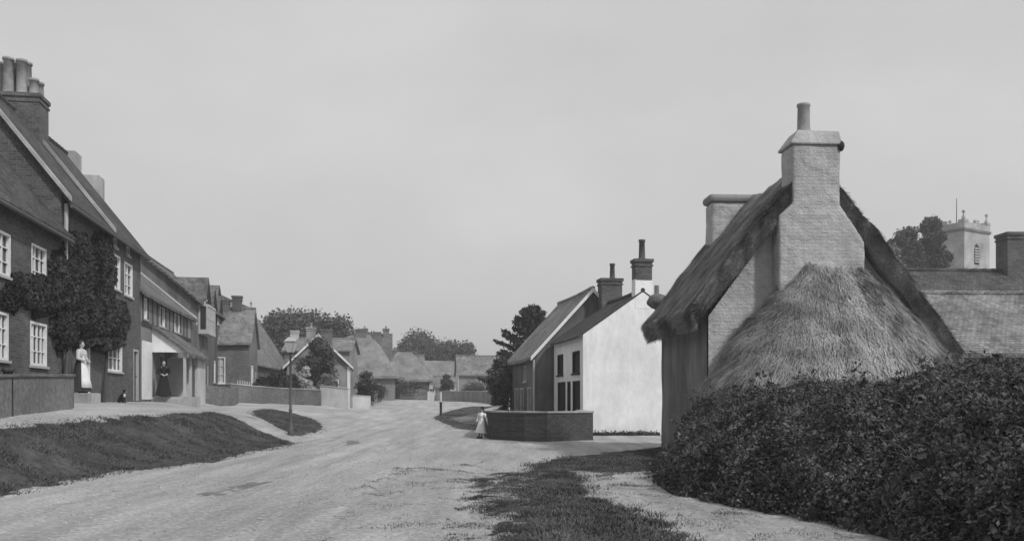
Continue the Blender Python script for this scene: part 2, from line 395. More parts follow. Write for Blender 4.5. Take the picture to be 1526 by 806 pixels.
near = G([(470, 830), (560, 700), (720, 690), (760, 830)])
blades(near, 7000, .018, 11, .6, 2, lambda x, y: max(0, 1.8 * noise.noise(Vector((x * 1.6, y * 1.6, 4))) - .1))
pathR = G([(870, 702), (990, 702), (1050, 745), (1300, 800), (1100, 830), (1010, 800), (900, 750)])
blades(pathR, 6000, .02, 12, .4, 2, lambda x, y: max(0, 1.8 * noise.noise(Vector((x * 2, y * 2, 4)))))
go = quads('grass', np.concatenate(BLADES), M['grass']); tag(go, 'short rough grass on the roadside banks and verges', 'grass', kind='stuff')
# loose stones on the road
st = MB(); P_ = [(-8, 7), (4, 7), (3, 40), (-7, 40)]
for k in range(2600):
    y = 8 + 26 * random.random() ** 1.6; x = random.uniform(-.5 * y, .25 * y)
    if not (-7.5 < x < 3): continue
    r = random.uniform(.006, .02); st.ball((x, y, terr(x, y) + r * .3), (r * random.uniform(.8, 1.6), r, r * .6), 6, 4)
tag(st.build('loose_stones', M['stone_worn']), 'small loose stones scattered over the dusty road', 'stones', kind='stuff')

# ------------------------------------------------------------------ houses
def chimney(root, x, y, zt, wx, wy, zb, pots, mat, pmat=None, band=True):
    m = MB(); hx, hy = wx / 2, wy / 2
    if band:
        m.box(x - hx, x + hx, y - hy, y + hy, zb, zt - .32)
        m.box(x - hx - .04, x + hx + .04, y - hy - .04, y + hy + .04, zt - .32, zt - .24)
        m.box(x - hx - .01, x + hx + .01, y - hy - .01, y + hy + .01, zt - .24, zt - .14)
        m.box(x - hx - .06, x + hx + .06, y - hy - .06, y + hy + .06, zt - .14, zt)
    else: m.box(x - hx, x + hx, y - hy, y + hy, zb, zt)
    o = m.build('chimney', mat, root, bevel=.012)
    for (dx, dy, h, r) in pots:
        p = MB(); p.lathe([(r * 1.15, 0), (r * 1.05, .08), (r, .12), (r * .85, h - .1), (r * 1.05, h - .09), (r * 1.05, h), (r * .75, h), (r * .7, h - .2)], (x + dx, y + dy, zt - .01), 12, cap=False)
        p.build('chimney_pot', pmat or M['terracotta'], o, smooth=True)
    return o
class House:
    """local frame: x 0..L, y 0..D, front is y=0, left is x=0; ridge runs along x or y; heights are absolute"""
    def __init__(s, name, label, cat, org, rot, L, D, zb, ze, zr, ridge='x', wall='brick_dark', roof='tile_x', t=.12, ov=.25, eo=.3,
                 op=None, group=None, roff=.5, thatch=False, hip=False):
        s.root = empty(name, (org[0], org[1], zb), rot); tag(s.root, label, cat, group)
        s.L, s.D, s.zb, s.e, s.r, s.ridge, s.roff = L, D, zb, ze - zb, zr - zb, ridge, roff
        s.wm = M[wall]; op = op or {}; s.hip = hip
        m = MB()
        for face in ('front', 'back', 'left', 'right'):
            W = L if face in ('front', 'back') else D
            holes = [(a_, b_ - zb, a_ + c_, b_ - zb + d_) for (a_, b_, c_, d_, *k) in op.get(face, [])]
            S = sorted({0, W, *[h[0] for h in holes], *[h[2] for h in holes]}); Zs = sorted({-.7, s.e, *[h[1] for h in holes], *[h[3] for h in holes]})
            for i in range(len(S) - 1):
                for j in range(len(Zs) - 1):
                    cs, cz = (S[i] + S[i + 1]) / 2, (Zs[j] + Zs[j + 1]) / 2
                    if any(h[0] < cs < h[2] and h[1] < cz < h[3] for h in holes): continue
                    m.add([s.fp(face, S[i], 0, Zs[j]), s.fp(face, S[i + 1], 0, Zs[j]), s.fp(face, S[i + 1], 0, Zs[j + 1]), s.fp(face, S[i], 0, Zs[j + 1])], [(0, 1, 2, 3)])
            for h in holes:
                q = [(h[0], h[1]), (h[2], h[1]), (h[2], h[3]), (h[0], h[3])]
                for k in range(4):
                    a_, b_ = q[k], q[(k + 1) % 4]
                    m.add([s.fp(face, a_[0], 0, a_[1]), s.fp(face, b_[0], 0, b_[1]), s.fp(face, b_[0], -.2, b_[1]), s.fp(face, a_[0], -.2, a_[1])], [(0, 1, 2, 3)])
        for face in (() if hip else ('left', 'right') if ridge == 'x' else ('front', 'back')):
            W = D if ridge == 'x' else L
            m.add([s.fp(face, 0, 0, s.e), s.fp(face, W, 0, s.e), s.fp(face, W * roff, 0, s.r)], [(0, 1, 2)])
        s.wallo = m.build('wall', s.wm, s.root)
        for face, lst in op.items():
            for o_ in lst: s.opening(face, *o_)
        s.slab(M[roof], t, ov, eo, thatch)
    def fp(s, face, a_, out, z):
        if face == 'front': return (a_, -out, z)
        if face == 'back': return (a_, s.D + out, z)
        if face == 'left': return (-out, a_, z)
        return (s.L + out, a_, z)
    def fbox(s, m, face, a0, a1, o0, o1, z0, z1):
        p = s.fp(face, a0, o0, z0); q = s.fp(face, a1, o1, z1)
        m.box(min(p[0], q[0]), max(p[0], q[0]), min(p[1], q[1]), max(p[1], q[1]), z0, z1)
    def opening(s, face, a_, zz, wd, ht, kind='window', nx=2, ny=3, fr='white_paint', pane='glass'):
        z = zz - s.zb
        if kind == 'window':
            f = MB(); b_ = .07
            s.fbox(f, face, a_ + .002, a_ + b_, -.09, .012, z + .002, z + ht - .002); s.fbox(f, face, a_ + wd - b_, a_ + wd - .002, -.09, .012, z + .002, z + ht - .002)
            s.fbox(f, face, a_ + b_, a_ + wd - b_, -.09, .008, z + .002, z + b_); s.fbox(f, face, a_ + b_, a_ + wd - b_, -.09, .008, z + ht - b_, z + ht - .002)
            for i in range(1, nx): xx = a_ + wd * i / nx; s.fbox(f, face, xx - .018, xx + .018, -.08, -.03, z + b_, z + ht - b_)
            for j in range(1, ny): q = z + ht * j / ny; s.fbox(f, face, a_ + b_, a_ + wd - b_, -.077, -.034, q - .015, q + .015)
            fo = f.build('window', M[fr], s.root)
            p = MB(); s.fbox(p, face, a_ + .02, a_ + wd - .02, -.12, -.1, z + .02, z + ht - .02); p.build('pane', M[pane], fo)
            si = MB(); s.fbox(si, face, a_ - .06, a_ + wd + .06, .002, .07, z - .07, z - .002); si.build('sill', M['dull_paint'] if fr == 'white_paint' else M[fr], fo)
        elif kind == 'door':
            f = MB(); s.fbox(f, face, a_ + .003, a_ + .08, -.1, .015, z, z + ht); s.fbox(f, face, a_ + wd - .08, a_ + wd - .003, -.1, .015, z, z + ht); s.fbox(f, face, a_ + .08, a_ + wd - .08, -.1, .01, z + ht - .08, z + ht - .003)
            do = MB(); s.fbox(do, face, a_ + .08, a_ + wd - .08, -.13, -.09, z, z + ht - .08)
            for i in (0, 1):
                for (q0, q1) in ((.15, .85), (1.0, ht - .25)):
                    x0 = a_ + .16 + i * (wd - .16) / 2.05; s.fbox(do, face, x0, x0 + (wd - .4) / 2, -.09, -.075, z + q0, z + q1)
            d = do.build('door', M[pane], s.root); f.build('door_frame', M[fr], d)
            hnd = MB(); hp = s.fp(face, a_ + wd - .16, -.05, z + 1.0); hnd.ball(hp, .03, 8, 6); hnd.build('door_knob', M['iron'], d)
        elif kind == 'dark':
            p = MB(); s.fbox(p, face, a_, a_ + wd, -.19, -.15, z, z + ht); p.build('boarding', M[pane], s.root)
    def slab(s, mat, t, ov, eo, thatch):
        ax, W = (s.L, s.D) if s.ridge == 'x' else (s.D, s.L)
        n = max(2, int((ax + 2 * ov) / .6)); k = 6; top = []; rc = W * s.roff
        prof = []
        for i in range(-k, k + 1):
            if i < 0: f = -i / k; c = rc - (rc + eo) * f; z = s.r - (s.r - s.e) * (rc - c) / rc
            else: f = i / k; c = rc + (W - rc + eo) * f; z = s.r - (s.r - s.e) * (c - rc) / (W - rc)
            prof.append((c, z))
        sd_ = random.random() * 50; V = []; Fc = []; np_ = len(prof)
        for layer in (0, 1):
            for a_ in range(n + 1):
                u = -ov + (ax + 2 * ov) * a_ / n
                for q, (c, z) in enumerate(prof):
                    zz = z + .006 - .05 * math.sin(math.pi * max(0, min(1, u / ax))) + (.035 if thatch else .018) * noise.noise(Vector((u * .9 + sd_, c * .8, 1)))
                    cc = c
                    if s.hip: hs = 1.5 * (s.r - s.e) / rc; zz = min(zz, s.e - hs * .35 + hs * min(u + ov, ax + ov - u) + .02)
                    if layer:
                        zz += t * 1.2 * (1 - (.35 * (abs(q - k) / k) ** 3 if thatch else 0))
                        if thatch and q == k: zz -= t * .15
                    V.append((u, cc, zz) if s.ridge == 'x' else (cc, u, zz))
        o = (n + 1) * np_
        for a_ in range(n):
            for q in range(np_ - 1):
                i = a_ * np_ + q; Fc.append((i, i + 1, i + np_ + 1, i + np_)); Fc.append((o + i, o + i + 1, o + i + np_ + 1, o + i + np_))
        for a_ in (0, n):
            for q in range(np_ - 1): i = a_ * np_ + q; Fc.append((i, i + 1, o + i + 1, o + i))
        for q in (0, np_ - 1):
            for a_ in range(n): i = a_ * np_ + q; Fc.append((i, i + np_, o + i + np_, o + i))
        m = MB(); m.add(V, Fc); s.roofo = m.build('roof', mat, s.root, smooth=False)
        s.t, s.ov, s.eo = t, ov, eo
        if not thatch and not s.hip:
            rt = MB()
            q = -ov
            while q < ax + ov - .1:
                u0, u1 = q, min(q + .42, ax + ov); za = lambda u: s.r + t * 1.2 + .0 - .05 * math.sin(math.pi * max(0, min(1, u / ax)))
                if s.ridge == 'x': rt.tube([(u0, rc, za(u0)), (u1, rc, za(u1) + .01)], [.1, .115], 8)
                else: rt.tube([(rc, u0, za(u0)), (rc, u1, za(u1) + .01)], [.1, .115], 8)
                q += .41
            rt.build('ridge_tiles', M['terracotta'] if False else mat, s.roofo)
    def barge(s, which, mat, wd=.2, th=.05, both=True):
        """boards along the verges of one gable end ('near' at 0 or 'far')"""
        ax, W = (s.L, s.D) if s.ridge == 'x' else (s.D, s.L); rc = W * s.roff
        u = -s.ov - th - .004 if which == 'near' else ax + s.ov + .004
        m = MB()
        for (c0, c1, z1) in ((rc, -s.eo, s.r - (s.r - s.e) * (rc + s.eo) / rc), (rc, W + s.eo, s.r - (s.r - s.e) * (W + s.eo - rc) / (W - rc))):
            z0 = s.r; tt = s.t * 1.2 + .01
            P = []
            for uu in (u, u + th):
                for (c, z) in ((c0, z0), (c1, z1)):
                    for dz in (tt - wd, tt): P.append((uu, c, z + dz) if s.ridge == 'x' else (c, uu, z + dz))
            m.add(P, [(0, 1, 3, 2), (4, 6, 7, 5), (0, 2, 6, 4), (1, 5, 7, 3), (0, 4, 5, 1), (2, 3, 7, 6)])
        m.build('bargeboard', mat, s.roofo)
    def gutter(s, face, mat):
        g = MB(); z = s.e - (s.r - s.e) * s.eo / ((s.D if s.ridge == 'x' else s.L) * s.roff) - .03
        g.tube([s.fp(face, -.1, s.eo + .04, z), s.fp(face, (s.L if face == 'front' else s.D) + .1, s.eo + .04, z)], .055, 8)
        g.build('gutter', mat, s.root)
def YL(Y0, Y): return (Y - Y0) * UL
def on_left(Y0, off=0): return (fX(Y0) + off, Y0)
# near brick house on the left, partly out of the frame
Y0 = 14.; L1 = YL(Y0, 28.65)
W1 = lambda Ya, Yb, z0, z1, **k: (YL(Y0, Ya), z0, YL(Ya, Yb), z1 - z0, 'window', k.get('nx', 2), k.get('ny', 3))
B1 = House('brick_house', 'dark two-storey brick house at the left edge with white sash windows', 'house', on_left(Y0), UANG, L1, 6, 1.4, 6.7, 10.3,
           op={'front': [W1(23.0, 24.45, 4.65, 5.78, nx=3), W1(26.05, 27.3, 4.75, 5.85, nx=3), W1(22.9, 24.3, 2.5, 3.72, nx=4), W1(25.95, 27.35, 2.45, 3.68, nx=4), (YL(Y0, 20.4), 1.45, .95, 2.05, 'door', 2, 3, 'white_paint', 'dark_paint')]},
           roof='tile_dark_x', eo=.3, group='houses of the terrace on the left')
B1.gutter('front', M['iron'])
Y0 = 28.7
W2 = lambda Ya, Yb, z0, z1, nx=2, ny=3: (YL(Y0, Ya), z0, YL(Ya, Yb), z1 - z0, 'window', nx, ny)
B2 = House('brick_house', 'tall dark brick house with creeper and a big stack of many chimney pots', 'house', on_left(Y0), UANG, YL(Y0, 39.5), 6, 1.4, 7.8, 11.6,
           op={'front': [W2(31.6, 32.3, 5.3, 6.3), W2(34.9, 36.0, 5.65, 6.95), W2(36.7, 38.0, 5.6, 6.9), W2(35.0, 35.5, 7.2, 7.6, 1, 1), W2(37.0, 37.5, 7.2, 7.6, 1, 1), W2(33.9, 36.3, 2.55, 4.05, 4, 3),
                         (YL(Y0, 30.9), 1.72, .95, 2.05, 'door', 2, 3, 'white_paint', 'dark_paint'), (YL(Y0, 38.2), 1.45, .9, 2.1, 'door', 2, 3, 'dull_paint', 'dark_paint')]},
           roof='tile_dark_x', ov=.12, group='houses of the terrace on the left')
B2.gutter('front', M['iron'])
# party wall coping and the near verge coping of the tall house
for u0 in (-.2, YL(28.7, 33.9)):
    m = MB(); e_, r_ = B2.e, B2.r
    for sgn in (0, 1):
        c0, z0 = 3., r_ + .2; c1 = -.3 if sgn == 0 else 6.3; z1 = e_ + .2 - .38
        P = [(uu, c, z + dz) for uu in (u0, u0 + .26) for (c, z) in ((c0, z0), (c1, z1)) for dz in (-.06, .1)]
        m.add(P, [(0, 1, 3, 2), (4, 6, 7, 5), (0, 2, 6, 4), (1, 5, 7, 3), (0, 4, 5, 1), (2, 3, 7, 6)])
    m.build('coping', M['stone'], B2.roofo)
chimney(B2.root, YL(28.7, 34.05), 3.0, 12.3 - 1.4, 1.05, 1.75, B2.e + 2, [(.2, -.64, .6, .18), (-.2, -.6, .6, .17), (.2, -.22, 1.3, .2), (-.22, -.2, 1.25, .19), (.2, .22, 1.3, .2), (-.22, .24, 1.3, .19), (.2, .64, 1.25, .2)], M['brick_dark'])
m = MB(); p = [(.12, -.12, B2.e - .3), (.12, -.1, 3), (.12, -.1, -.3)]; m.tube(p, .06, 8); m.build('downpipe', M['dull_paint'], B2.root)
# lower house with shop lean-to
Y0 = 39.55
W3 = lambda Ya, Yb, z0, z1, nx=2, ny=3: (YL(Y0, Ya), z0, YL(Ya, Yb), z1 - z0, 'window', nx, ny)
B3 = House('timbered_house', 'low gabled house with white bargeboard, timbered upper storey and tiled lean-to porch', 'house', on_left(Y0), UANG, YL(Y0, 51.7), 6, 1.4, 6.05, 8.55,
           op={'front': [W3(40.0, 40.7, 4.95, 5.85), W3(43.4, 44.6, 4.9, 5.8, 3, 2), W3(47, 48.4, 4.9, 5.8, 3, 2), (YL(Y0, 40.0), 1.45, .9, 2.25, 'door', 2, 3, 'white_paint', 'white_paint'),
                         (YL(Y0, 43.4), 1.5, 1.0, 2.1, 'door', 2, 3, 'dull_paint', 'black'), W3(46, 48, 2.4, 3.6, 4, 2)]},
           wall='plaster_mid', roof='tile_x', group='houses of the terrace on the left', ov=.3)
B3.barge('far', M['white_paint'], .34)
m = MB(); e_, r_ = B3.e, B3.r; u0 = B3.L - .25; kk = (r_ - e_) / 3
for (c0, z0, c1, z1) in ((3., r_ + .15, -.32, e_ + .15 - kk * .32), (3., r_ + .15, 6.32, e_ + .15 - kk * .32)):
    P = [(uu, c, z + dz) for uu in (u0, u0 + .56) for (c, z) in ((c0, z0), (c1, z1)) for dz in (.002, .09)]
    m.add(P, [(0, 1, 3, 2), (4, 6, 7, 5), (0, 2, 6, 4), (1, 5, 7, 3), (0, 4, 5, 1), (2, 3, 7, 6)])
m.build('verge_coping', M['plaster_light'], B3.roofo)
m = MB()
for k in range(12): x = .3 + k * .98; B3.fbox(m, 'front', x, x + .13, .002, .03, 3.4, B3.e - .1)
B3.fbox(m, 'front', .05, B3.L - .05, .03, .05, 3.25, 3.42); m.build('timber_frame', M['dark_wood'], B3.root)
m = MB(); B3.fbox(m, 'front', .02, 1.75, .002, .04, .05, 2.5); m.build('painted_shopfront', M['plaster_light'], B3.root) if False else None
# lean-to porch of the low house (local x along street, outwards is -y)
x0, x1 = YL(39.55, 41.7), YL(39.55, 47.3); po = 1.45
m = MB(); n = 14
for i in range(n):
    a_, b_ = x0 - .15 + (x1 - x0 + .3) * i / n, x0 - .15 + (x1 - x0 + .3) * (i + 1) / n; j1, j2 = .02 * math.sin(i * 2.1), .02 * math.sin((i + 1) * 2.1)
    m.add([(a_, -.0, 3.3 + j1), (b_, -.0, 3.3 + j2), (b_, -po - .25, 2.02 + j2), (a_, -po - .25, 2.02 + j1), (a_, -.0, 3.42 + j1), (b_, -.0, 3.42 + j2), (b_, -po - .25, 2.14 + j2), (a_, -po - .25, 2.14 + j1)],
          [(0, 1, 2, 3), (4, 5, 6, 7), (2, 3, 7, 6), (0, 3, 7, 4), (1, 2, 6, 5)])
m.build('porch_roof', M['tile_x'], B3.root)
m = MB(); m.add([(x0, -.01, 2.2), (x0, -po, 2.2), (x0, -po, 2.22), (x0, -.01, 3.26), (x0 + .06, -.01, 2.2), (x0 + .06, -po, 2.2), (x0 + .06, -po, 2.22), (x0 + .06, -.01, 3.26)], [(0, 1, 2, 3), (4, 5, 6, 7), (0, 1, 5, 4), (1, 2, 6, 5), (2, 3, 7, 6)])
m.build('porch_cheek', M['limewash'], B3.root)
for xx in (x0 + .02, x0 + 1.5, x0 + 3.2): m = MB(); m.box(xx, xx + .12, -po, -po + .12, -.2, 2.18); m.build('porch_post', M['dull_paint'], B3.root)
m = MB(); m.box(x0 + 3.5, x0 + 3.6, -po, -.01, -.2, 2.1); m.box(x0 + 3.6, x1, -po, -po + .1, -.2, 2.1); m.build('porch_wall', M['plaster_light'], B3.root)
m = MB(); m.box(x0 - .1, x0 + 3.5, -po - .1, -.005, -.3, .22); m.build('porch_floor', M['stone'], B3.root)
m = MB(); m.box(YL(39.55, 39.7), YL(39.55, 41.55), -.05, -.004, .1, 2.6); m.build('painted_boards', M['white_paint'], B3.root)
# terrace house further on with cross wing
Y0 = 51.75
B4 = House('brick_house', 'higher tiled house beyond the timbered house with pale chimneys and a white oriel', 'house', on_left(Y0), UANG, YL(Y0, 64), 6.5, 1.4, 7.2, 9.9,
           op={'front': [(1, 2.6, 1.4, 1.4, 'window', 3, 2), (8, 2.6, 1.4, 1.4, 'window', 3, 2), (5.3, 1.45, 1, 2.1, 'door', 2, 3, 'dull_paint', 'dark_paint')]},
           wall='plaster_dark', roof='tile_x', group='houses of the terrace on the left')
for (px_, Yc, zt_, w_) in ((90, 41.2, 12.3, 1.5), (131, 44.4, 12.0, 1.25)):
    v = (X_at(px_, Yc) - fX(39.55), Yc - 39.55); uu = Vector((-.17, 1)).normalized(); nn = Vector((-uu.y, uu.x))
    chimney(B3.root, v[0] * uu.x + v[1] * uu.y, v[0] * nn.x + v[1] * nn.y, zt_ - 1.4, 1.0, w_, 5, [], M['stack_pale'], band=False)
m = MB(); B4.fbox(m, 'front', 2.6, 5.6, .003, .55, 3.9, 4.15); B4.fbox(m, 'front', 2.6, 5.6, .003, .55, 5.5, 5.62)
for xx in np.linspace(2.6, 5.5, 7): B4.fbox(m, 'front', xx, xx + .1, .44, .54, 4.15, 5.5)
B4.fbox(m, 'front', 2.6, 2.7, .003, .1, 4.15, 5.5); B4.fbox(m, 'front', 2.6, 5.6, .45, .53, 4.78, 4.84)
bo = m.build('oriel_window', M['dull_paint'], B4.root)
m = MB(); B4.fbox(m, 'front', 2.64, 5.56, .36, .4, 4.15, 5.5); B4.fbox(m, 'front', 2.64, 2.67, .01, .36, 4.15, 5.5); m.build('pane', M['glass'], bo)
# cross wing: ridge runs away from the street
uu = Vector((-.17, 1)).normalized()
m = MB(); zx = (0 , 0)
def gable_block(root, x0, x1, y0, y1, e, r, wallm, roofm, name='cross_wing'):
    w_ = MB(); xm = (x0 + x1) / 2
    w_.add([(x0, y0, 0), (x1, y0, 0), (x1, y0, e), (xm, y0, r), (x0, y0, e), (x0, y1, 0), (x1, y1, 0), (x1, y1, e), (xm, y1, r), (x0, y1, e)], [(0, 1, 2, 3, 4), (5, 9, 8, 7, 6), (0, 4, 9, 5), (1, 6, 7, 2)])
    wo = w_.build(name, wallm, root)
    q = MB(); k = (r - e) / (xm - x0); o = .25
    for (a_, b_) in ((x0 - o, e - k * o), (x1 + o, e - k * o)):
        q.add([(a_, y0 - .2, b_ + .01), (xm, y0 - .2, r + .01), (xm, y1, r + .01), (a_, y1, b_ + .01), (a_, y0 - .2, b_ + .14), (xm, y0 - .2, r + .15), (xm, y1, r + .15), (a_, y1, b_ + .14)], [(0, 1, 2, 3), (4, 7, 6, 5), (0, 4, 5, 1), (0, 3, 7, 4), (2, 3, 7, 6)])
    q.build('wing_roof', roofm, wo)
    return wo
for (yy, nm_) in ((55.9, 0), (58.6, 1), (61.3, 2)):
    g_ = gable_block(B4.root, YL(51.75, yy), YL(51.75, yy) + 1.5, -.05, 2.6, 6.25 - .2 * nm_, 7.3 - .25 * nm_, M['plaster_dark'], M['tile_y'], 'dormer')
    m = MB(); q = YL(51.75, yy); m.box(q + .3, q + 1.2, -.1, -.055, 5.0, 6.1); w_ = m.build('dormer_window', M['white_paint'], g_)
    m = MB(); [m.box(q + .37 + .43 * i, q + .72 + .43 * i, -.115, -.102, 5.07, 6.03) for i in (0, 1)]; m.build('pane', M['glass'], w_)
gable_block(B4.root, YL(51.75, 64.2), YL(51.75, 69.4), .7, 9, 7.3 - 1.4, 9.45 - 1.4, M['plaster_mid'], M['tile_y'])
# projecting brick house with its eaves to the camera
Y0 = 62.2; ox = X_at(372, Y0)
B5 = House('brick_house', 'forward brick house with pale tiled roof slope and white framed shop window', 'house', (ox, Y0), UANG, 5.3, 7.5, 1.35, 5.35, 7.6, ridge='y',
           op={'left': [(1.55, 2.55, 1.75, 1.75, 'window', 5, 3, 'white_paint', 'curtain')], 'front': [(1, 2.4, 1.2, 1.4, 'window', 3, 2), (3.4, 1.4, .9, 2, 'door', 2, 3, 'dull_paint', 'dark_paint')]},
           wall='brick_mid', roof='tile_pale_y', ov=.15, group='houses of the terrace on the left')
chimney(B5.root, 2.65, 1.1, 8.6 - 1.35, .6, .6, 5, [], M['brick_dark']); chimney(B5.root, 2.65, 2.1, 8.35 - 1.35, .6, .95, 5, [], M['brick_mid'])
# steep roofed cottage further on
Y0 = 68.6; ox = X_at(373, Y0) - .1
B6 = House('tiled_cottage', 'cottage with very steep wide tiled roof over dark ivied walls beyond the forward brick house', 'house', (ox, Y0), math.atan2(1, -.06), 15.2, 6.2, 1.3, 4.5, 9.4,
           op={'front': [(2, 2.2, 1, 1, 'window', 2, 2), (6, 2.2, 1, 1, 'window', 2, 2), (10, 2.2, 1, 1, 'window', 2, 2), (8, 1.35, .9, 2, 'door', 2, 3, 'dull_paint', 'dark_paint')]},
           wall='brick_dark', roof='tile_pale_x', group='cottages further up the street')
m = MB(); m.tube([(15.2, 3.1, 8.1), (15.2, 3.1, 9.0)], [.06, .03], 6); m.ball((15.2, 3.1, 8.75), .12, 8, 6); m.build('finial', M['terracotta'], B6.root)
# cottage with gable to camera
Y0 = 80; cxr = X_at(522, Y0); rot = R(9.6)
B7 = House('plastered_cottage', 'small gabled cottage with pale plastered end, white bargeboards and two chimneys behind the round tree', 'house', (cxr - 5.2, Y0 - .8), rot, 5.2, 9, 1.3, 4.4, 6.9, ridge='y',
           op={'front': [(3.4, 2.2, .9, 1, 'window', 2, 2), (2.2, 4.3, .8, .8, 'window', 2, 2)], 'right': [(1.5, 2.2, 1, 1, 'window', 2, 2), (4.5, 1.4, .9, 2, 'door', 2, 3, 'dull_paint', 'dark_paint')]},
           wall='plaster_mid', roof='tile_y', group='cottages further up the street')
B7.barge('near', M['white_paint'], .22)
chimney(B7.root, 1.9, 2.2, 7.75 - 1.3, .8, .7, 4, [(0, 0, .4, .12)], M['brick_pale']); chimney(B7.root, 3.2, 2.3, 7.6 - 1.3, 1.0, .7, 4, [], M['brick_mid'])
m = MB(); m.box(5.0, 5.26, -.06, -.003, 0, 3.0); m.build('corner_board', M['white_paint'], B7.root)
# low slate roofed house behind it
B7b = House('slated_house', 'long low house with pale flat-looking roof behind the round garden tree', 'house', (X_at(424, 90), 90), R(2), 6.2, 6, 1.3, 6.2, 7.4, ridge='x',
            op={'front': [(1, 4, 1, 1.2, 'window', 2, 3), (4, 4, 1, 1.2, 'window', 2, 3)]}, wall='plaster_mid', roof='tile_pale_x', group='cottages further up the street')
chimney(B7b.root, .4, 3, 8.3 - 1.3, .7, .7, 5, [], M['plaster_light'])
B8 = House('thatched_cottage', 'big hipped thatched cottage with two stubby chimneys beyond the small gabled cottage', 'house', (X_at(590, 100) - 7.2, 99), R(9.6), 7.2, 7, 1.3, 4.3, 8.3, ridge='x',
           op={'front': [(1.2, 2.2, 1, 1, 'window', 2, 2), (4.6, 2.2, 1, 1, 'window', 2, 2), (3.2, 1.35, .9, 1.9, 'door', 2, 3, 'dull_paint', 'dark_paint')]}, wall='plaster_mid', roof='thatch_far', t=.35, ov=.4, eo=.5, thatch=True, hip=True, group='cottages further up the street')
chimney(B8.root, 3.6, 3.5, 9.2 - 1.3, 1.2, .8, 5, [], M['brick_mid']); chimney(B8.root, 5.4, 3.5, 8.9 - 1.3, .8, .8, 5, [], M['brick_mid'])
m = MB()
for i in range(9):
    for j in range(7):
        a_ = 2.6 + i * .28; f = j / 6; m.v.append((a_, -.6 - 1.9 * f, 3.0 - 1.2 * f - .14 * abs(i - 4) * (.6 + f) + .03 * math.sin(i * 3 + j)))
for i in range(8):
    for j in range(6): k = i * 7 + j; m.f.append((k, k + 1, k + 8, k + 7)); m.mi.append(0)
po_ = m.build('porch_thatch', M['thatch_old'], B8.root); q = po_.modifiers.new('thick', 'SOLIDIFY'); q.thickness = .3
for a_ in (2.9, 4.5):
    m = MB(); m.tube([(a_, -2.2, -.1), (a_, -2.2, 1.5)], .07, 6); m.build('porch_post', M['dark_wood'], B8.root)
B9 = House('thatched_cottage', 'hipped thatched cottage with pale small windows where the road bends', 'house', (X_at(642, 122) - 6, 120), R(9.6), 6, 6, 1.3, 4.3, 7.4, ridge='x',
           op={'front': [(1.4, 3.3, .7, .75, 'window', 1, 1, 'white_paint', 'curtain'), (2.6, 3.3, .7, .75, 'window', 1, 1, 'white_paint', 'curtain'), (1.0, 1.9, 1.1, 1.1, 'window', 2, 2), (4, 1.9, 1.1, 1.1, 'window', 2, 2)]}, wall='plaster_dark', roof='thatch_far', t=.35, ov=.4, eo=.5, thatch=True, hip=True, group='cottages further up the street')
B10 = House('white_cottage', 'small pale cottage in the gap at the end of the road', 'house', (X_at(632, 142), 142), R(4), 5.0, 6, 1.3, 4.4, 7.2, ridge='x',
            op={'front': [(.8, 2.2, .8, 1, 'window', 2, 2), (3.2, 2.2, .8, 1, 'window', 2, 2)]}, wall='plaster_light', roof='thatch_far', t=.3, thatch=True, group='cottages further up the street')
B11 = House('tiled_house', 'long house with broad pale roof and white left gable closing the end of the street', 'house', (X_at(684, 118), 118), R(7), 6.4, 6, 1.3, 4.7, 7.0, ridge='x',
            op={'front': [(1, 2.4, 1, 1.1, 'window', 2, 2), (4, 2.4, 1, 1.1, 'window', 2, 2)]}, wall='plaster_mid', roof='tile_pale_x', group='cottages further up the street')
m = MB(); m.add([(-.05, 0, 0), (-.05, 6, 0), (-.05, 6, 3.35), (-.05, 3, 5.65), (-.05, 0, 3.35), (-.01, 0, 0), (-.01, 6, 0), (-.01, 6, 3.35), (-.01, 3, 5.65), (-.01, 0, 3.35)], [(0, 1, 2, 3, 4), (0, 1, 6, 5), (0, 4, 9, 5), (5, 6, 7, 8, 9), (3, 4, 9, 8), (2, 3, 8, 7), (1, 2, 7, 6)]); m.build('gable_render', M['limewash'], B11.root)
chimney(B11.root, 6, 3, 7.9 - 1.3, .8, .8, 4.6, [], M['brick_mid'])

for (nm_, lab, px0, Y, wpx, e_, r_, rt, wl_, rf, ch) in (
        ('tiled_cottage', 'small tiled roof and chimney showing between the two hipped thatched cottages', 585, 136, 48, 4.6, 7.9, 12, 'plaster_mid', 'tile_pale_x', 1),
        ('tiled_cottage', 'dark gabled cottage roof far back above the hipped thatched cottage', 536, 122, 46, 6.2, 10.0, 8, 'brick_mid', 'tile_x', 2),
        ('white_cottage', 'pale low outhouse with lean roof beside the small pale cottage', 648, 128, 17, 3.2, 4.6, 5, 'plaster_light', 'tile_pale_x', 0),
        ('tiled_cottage', 'far tiled cottage half hidden behind the white gabled house', 690, 150, 44, 5.6, 8.2, 4, 'plaster_mid', 'tile_x', 1)):
    L_ = wpx / F * Y
    h_ = House(nm_, lab, 'house', (X_at(px0, Y), Y), R(rt), L_, 5, 1.3, e_, r_, ridge='x', op={'front': [(L_ * .2, 2.1, .8, .9, 'window', 2, 2), (L_ * .65, 2.1, .8, .9, 'window', 2, 2)]} if L_ > 3 else {}, wall=wl_, roof=rf, group='cottages further up the street')
    for k in range(ch): chimney(h_.root, L_ * (.15 + .7 * k), 2.5, r_ - 1.3 + .9, .8, .7, e_ - .5, [(0, 0, .35, .12)], M['brick_mid'])

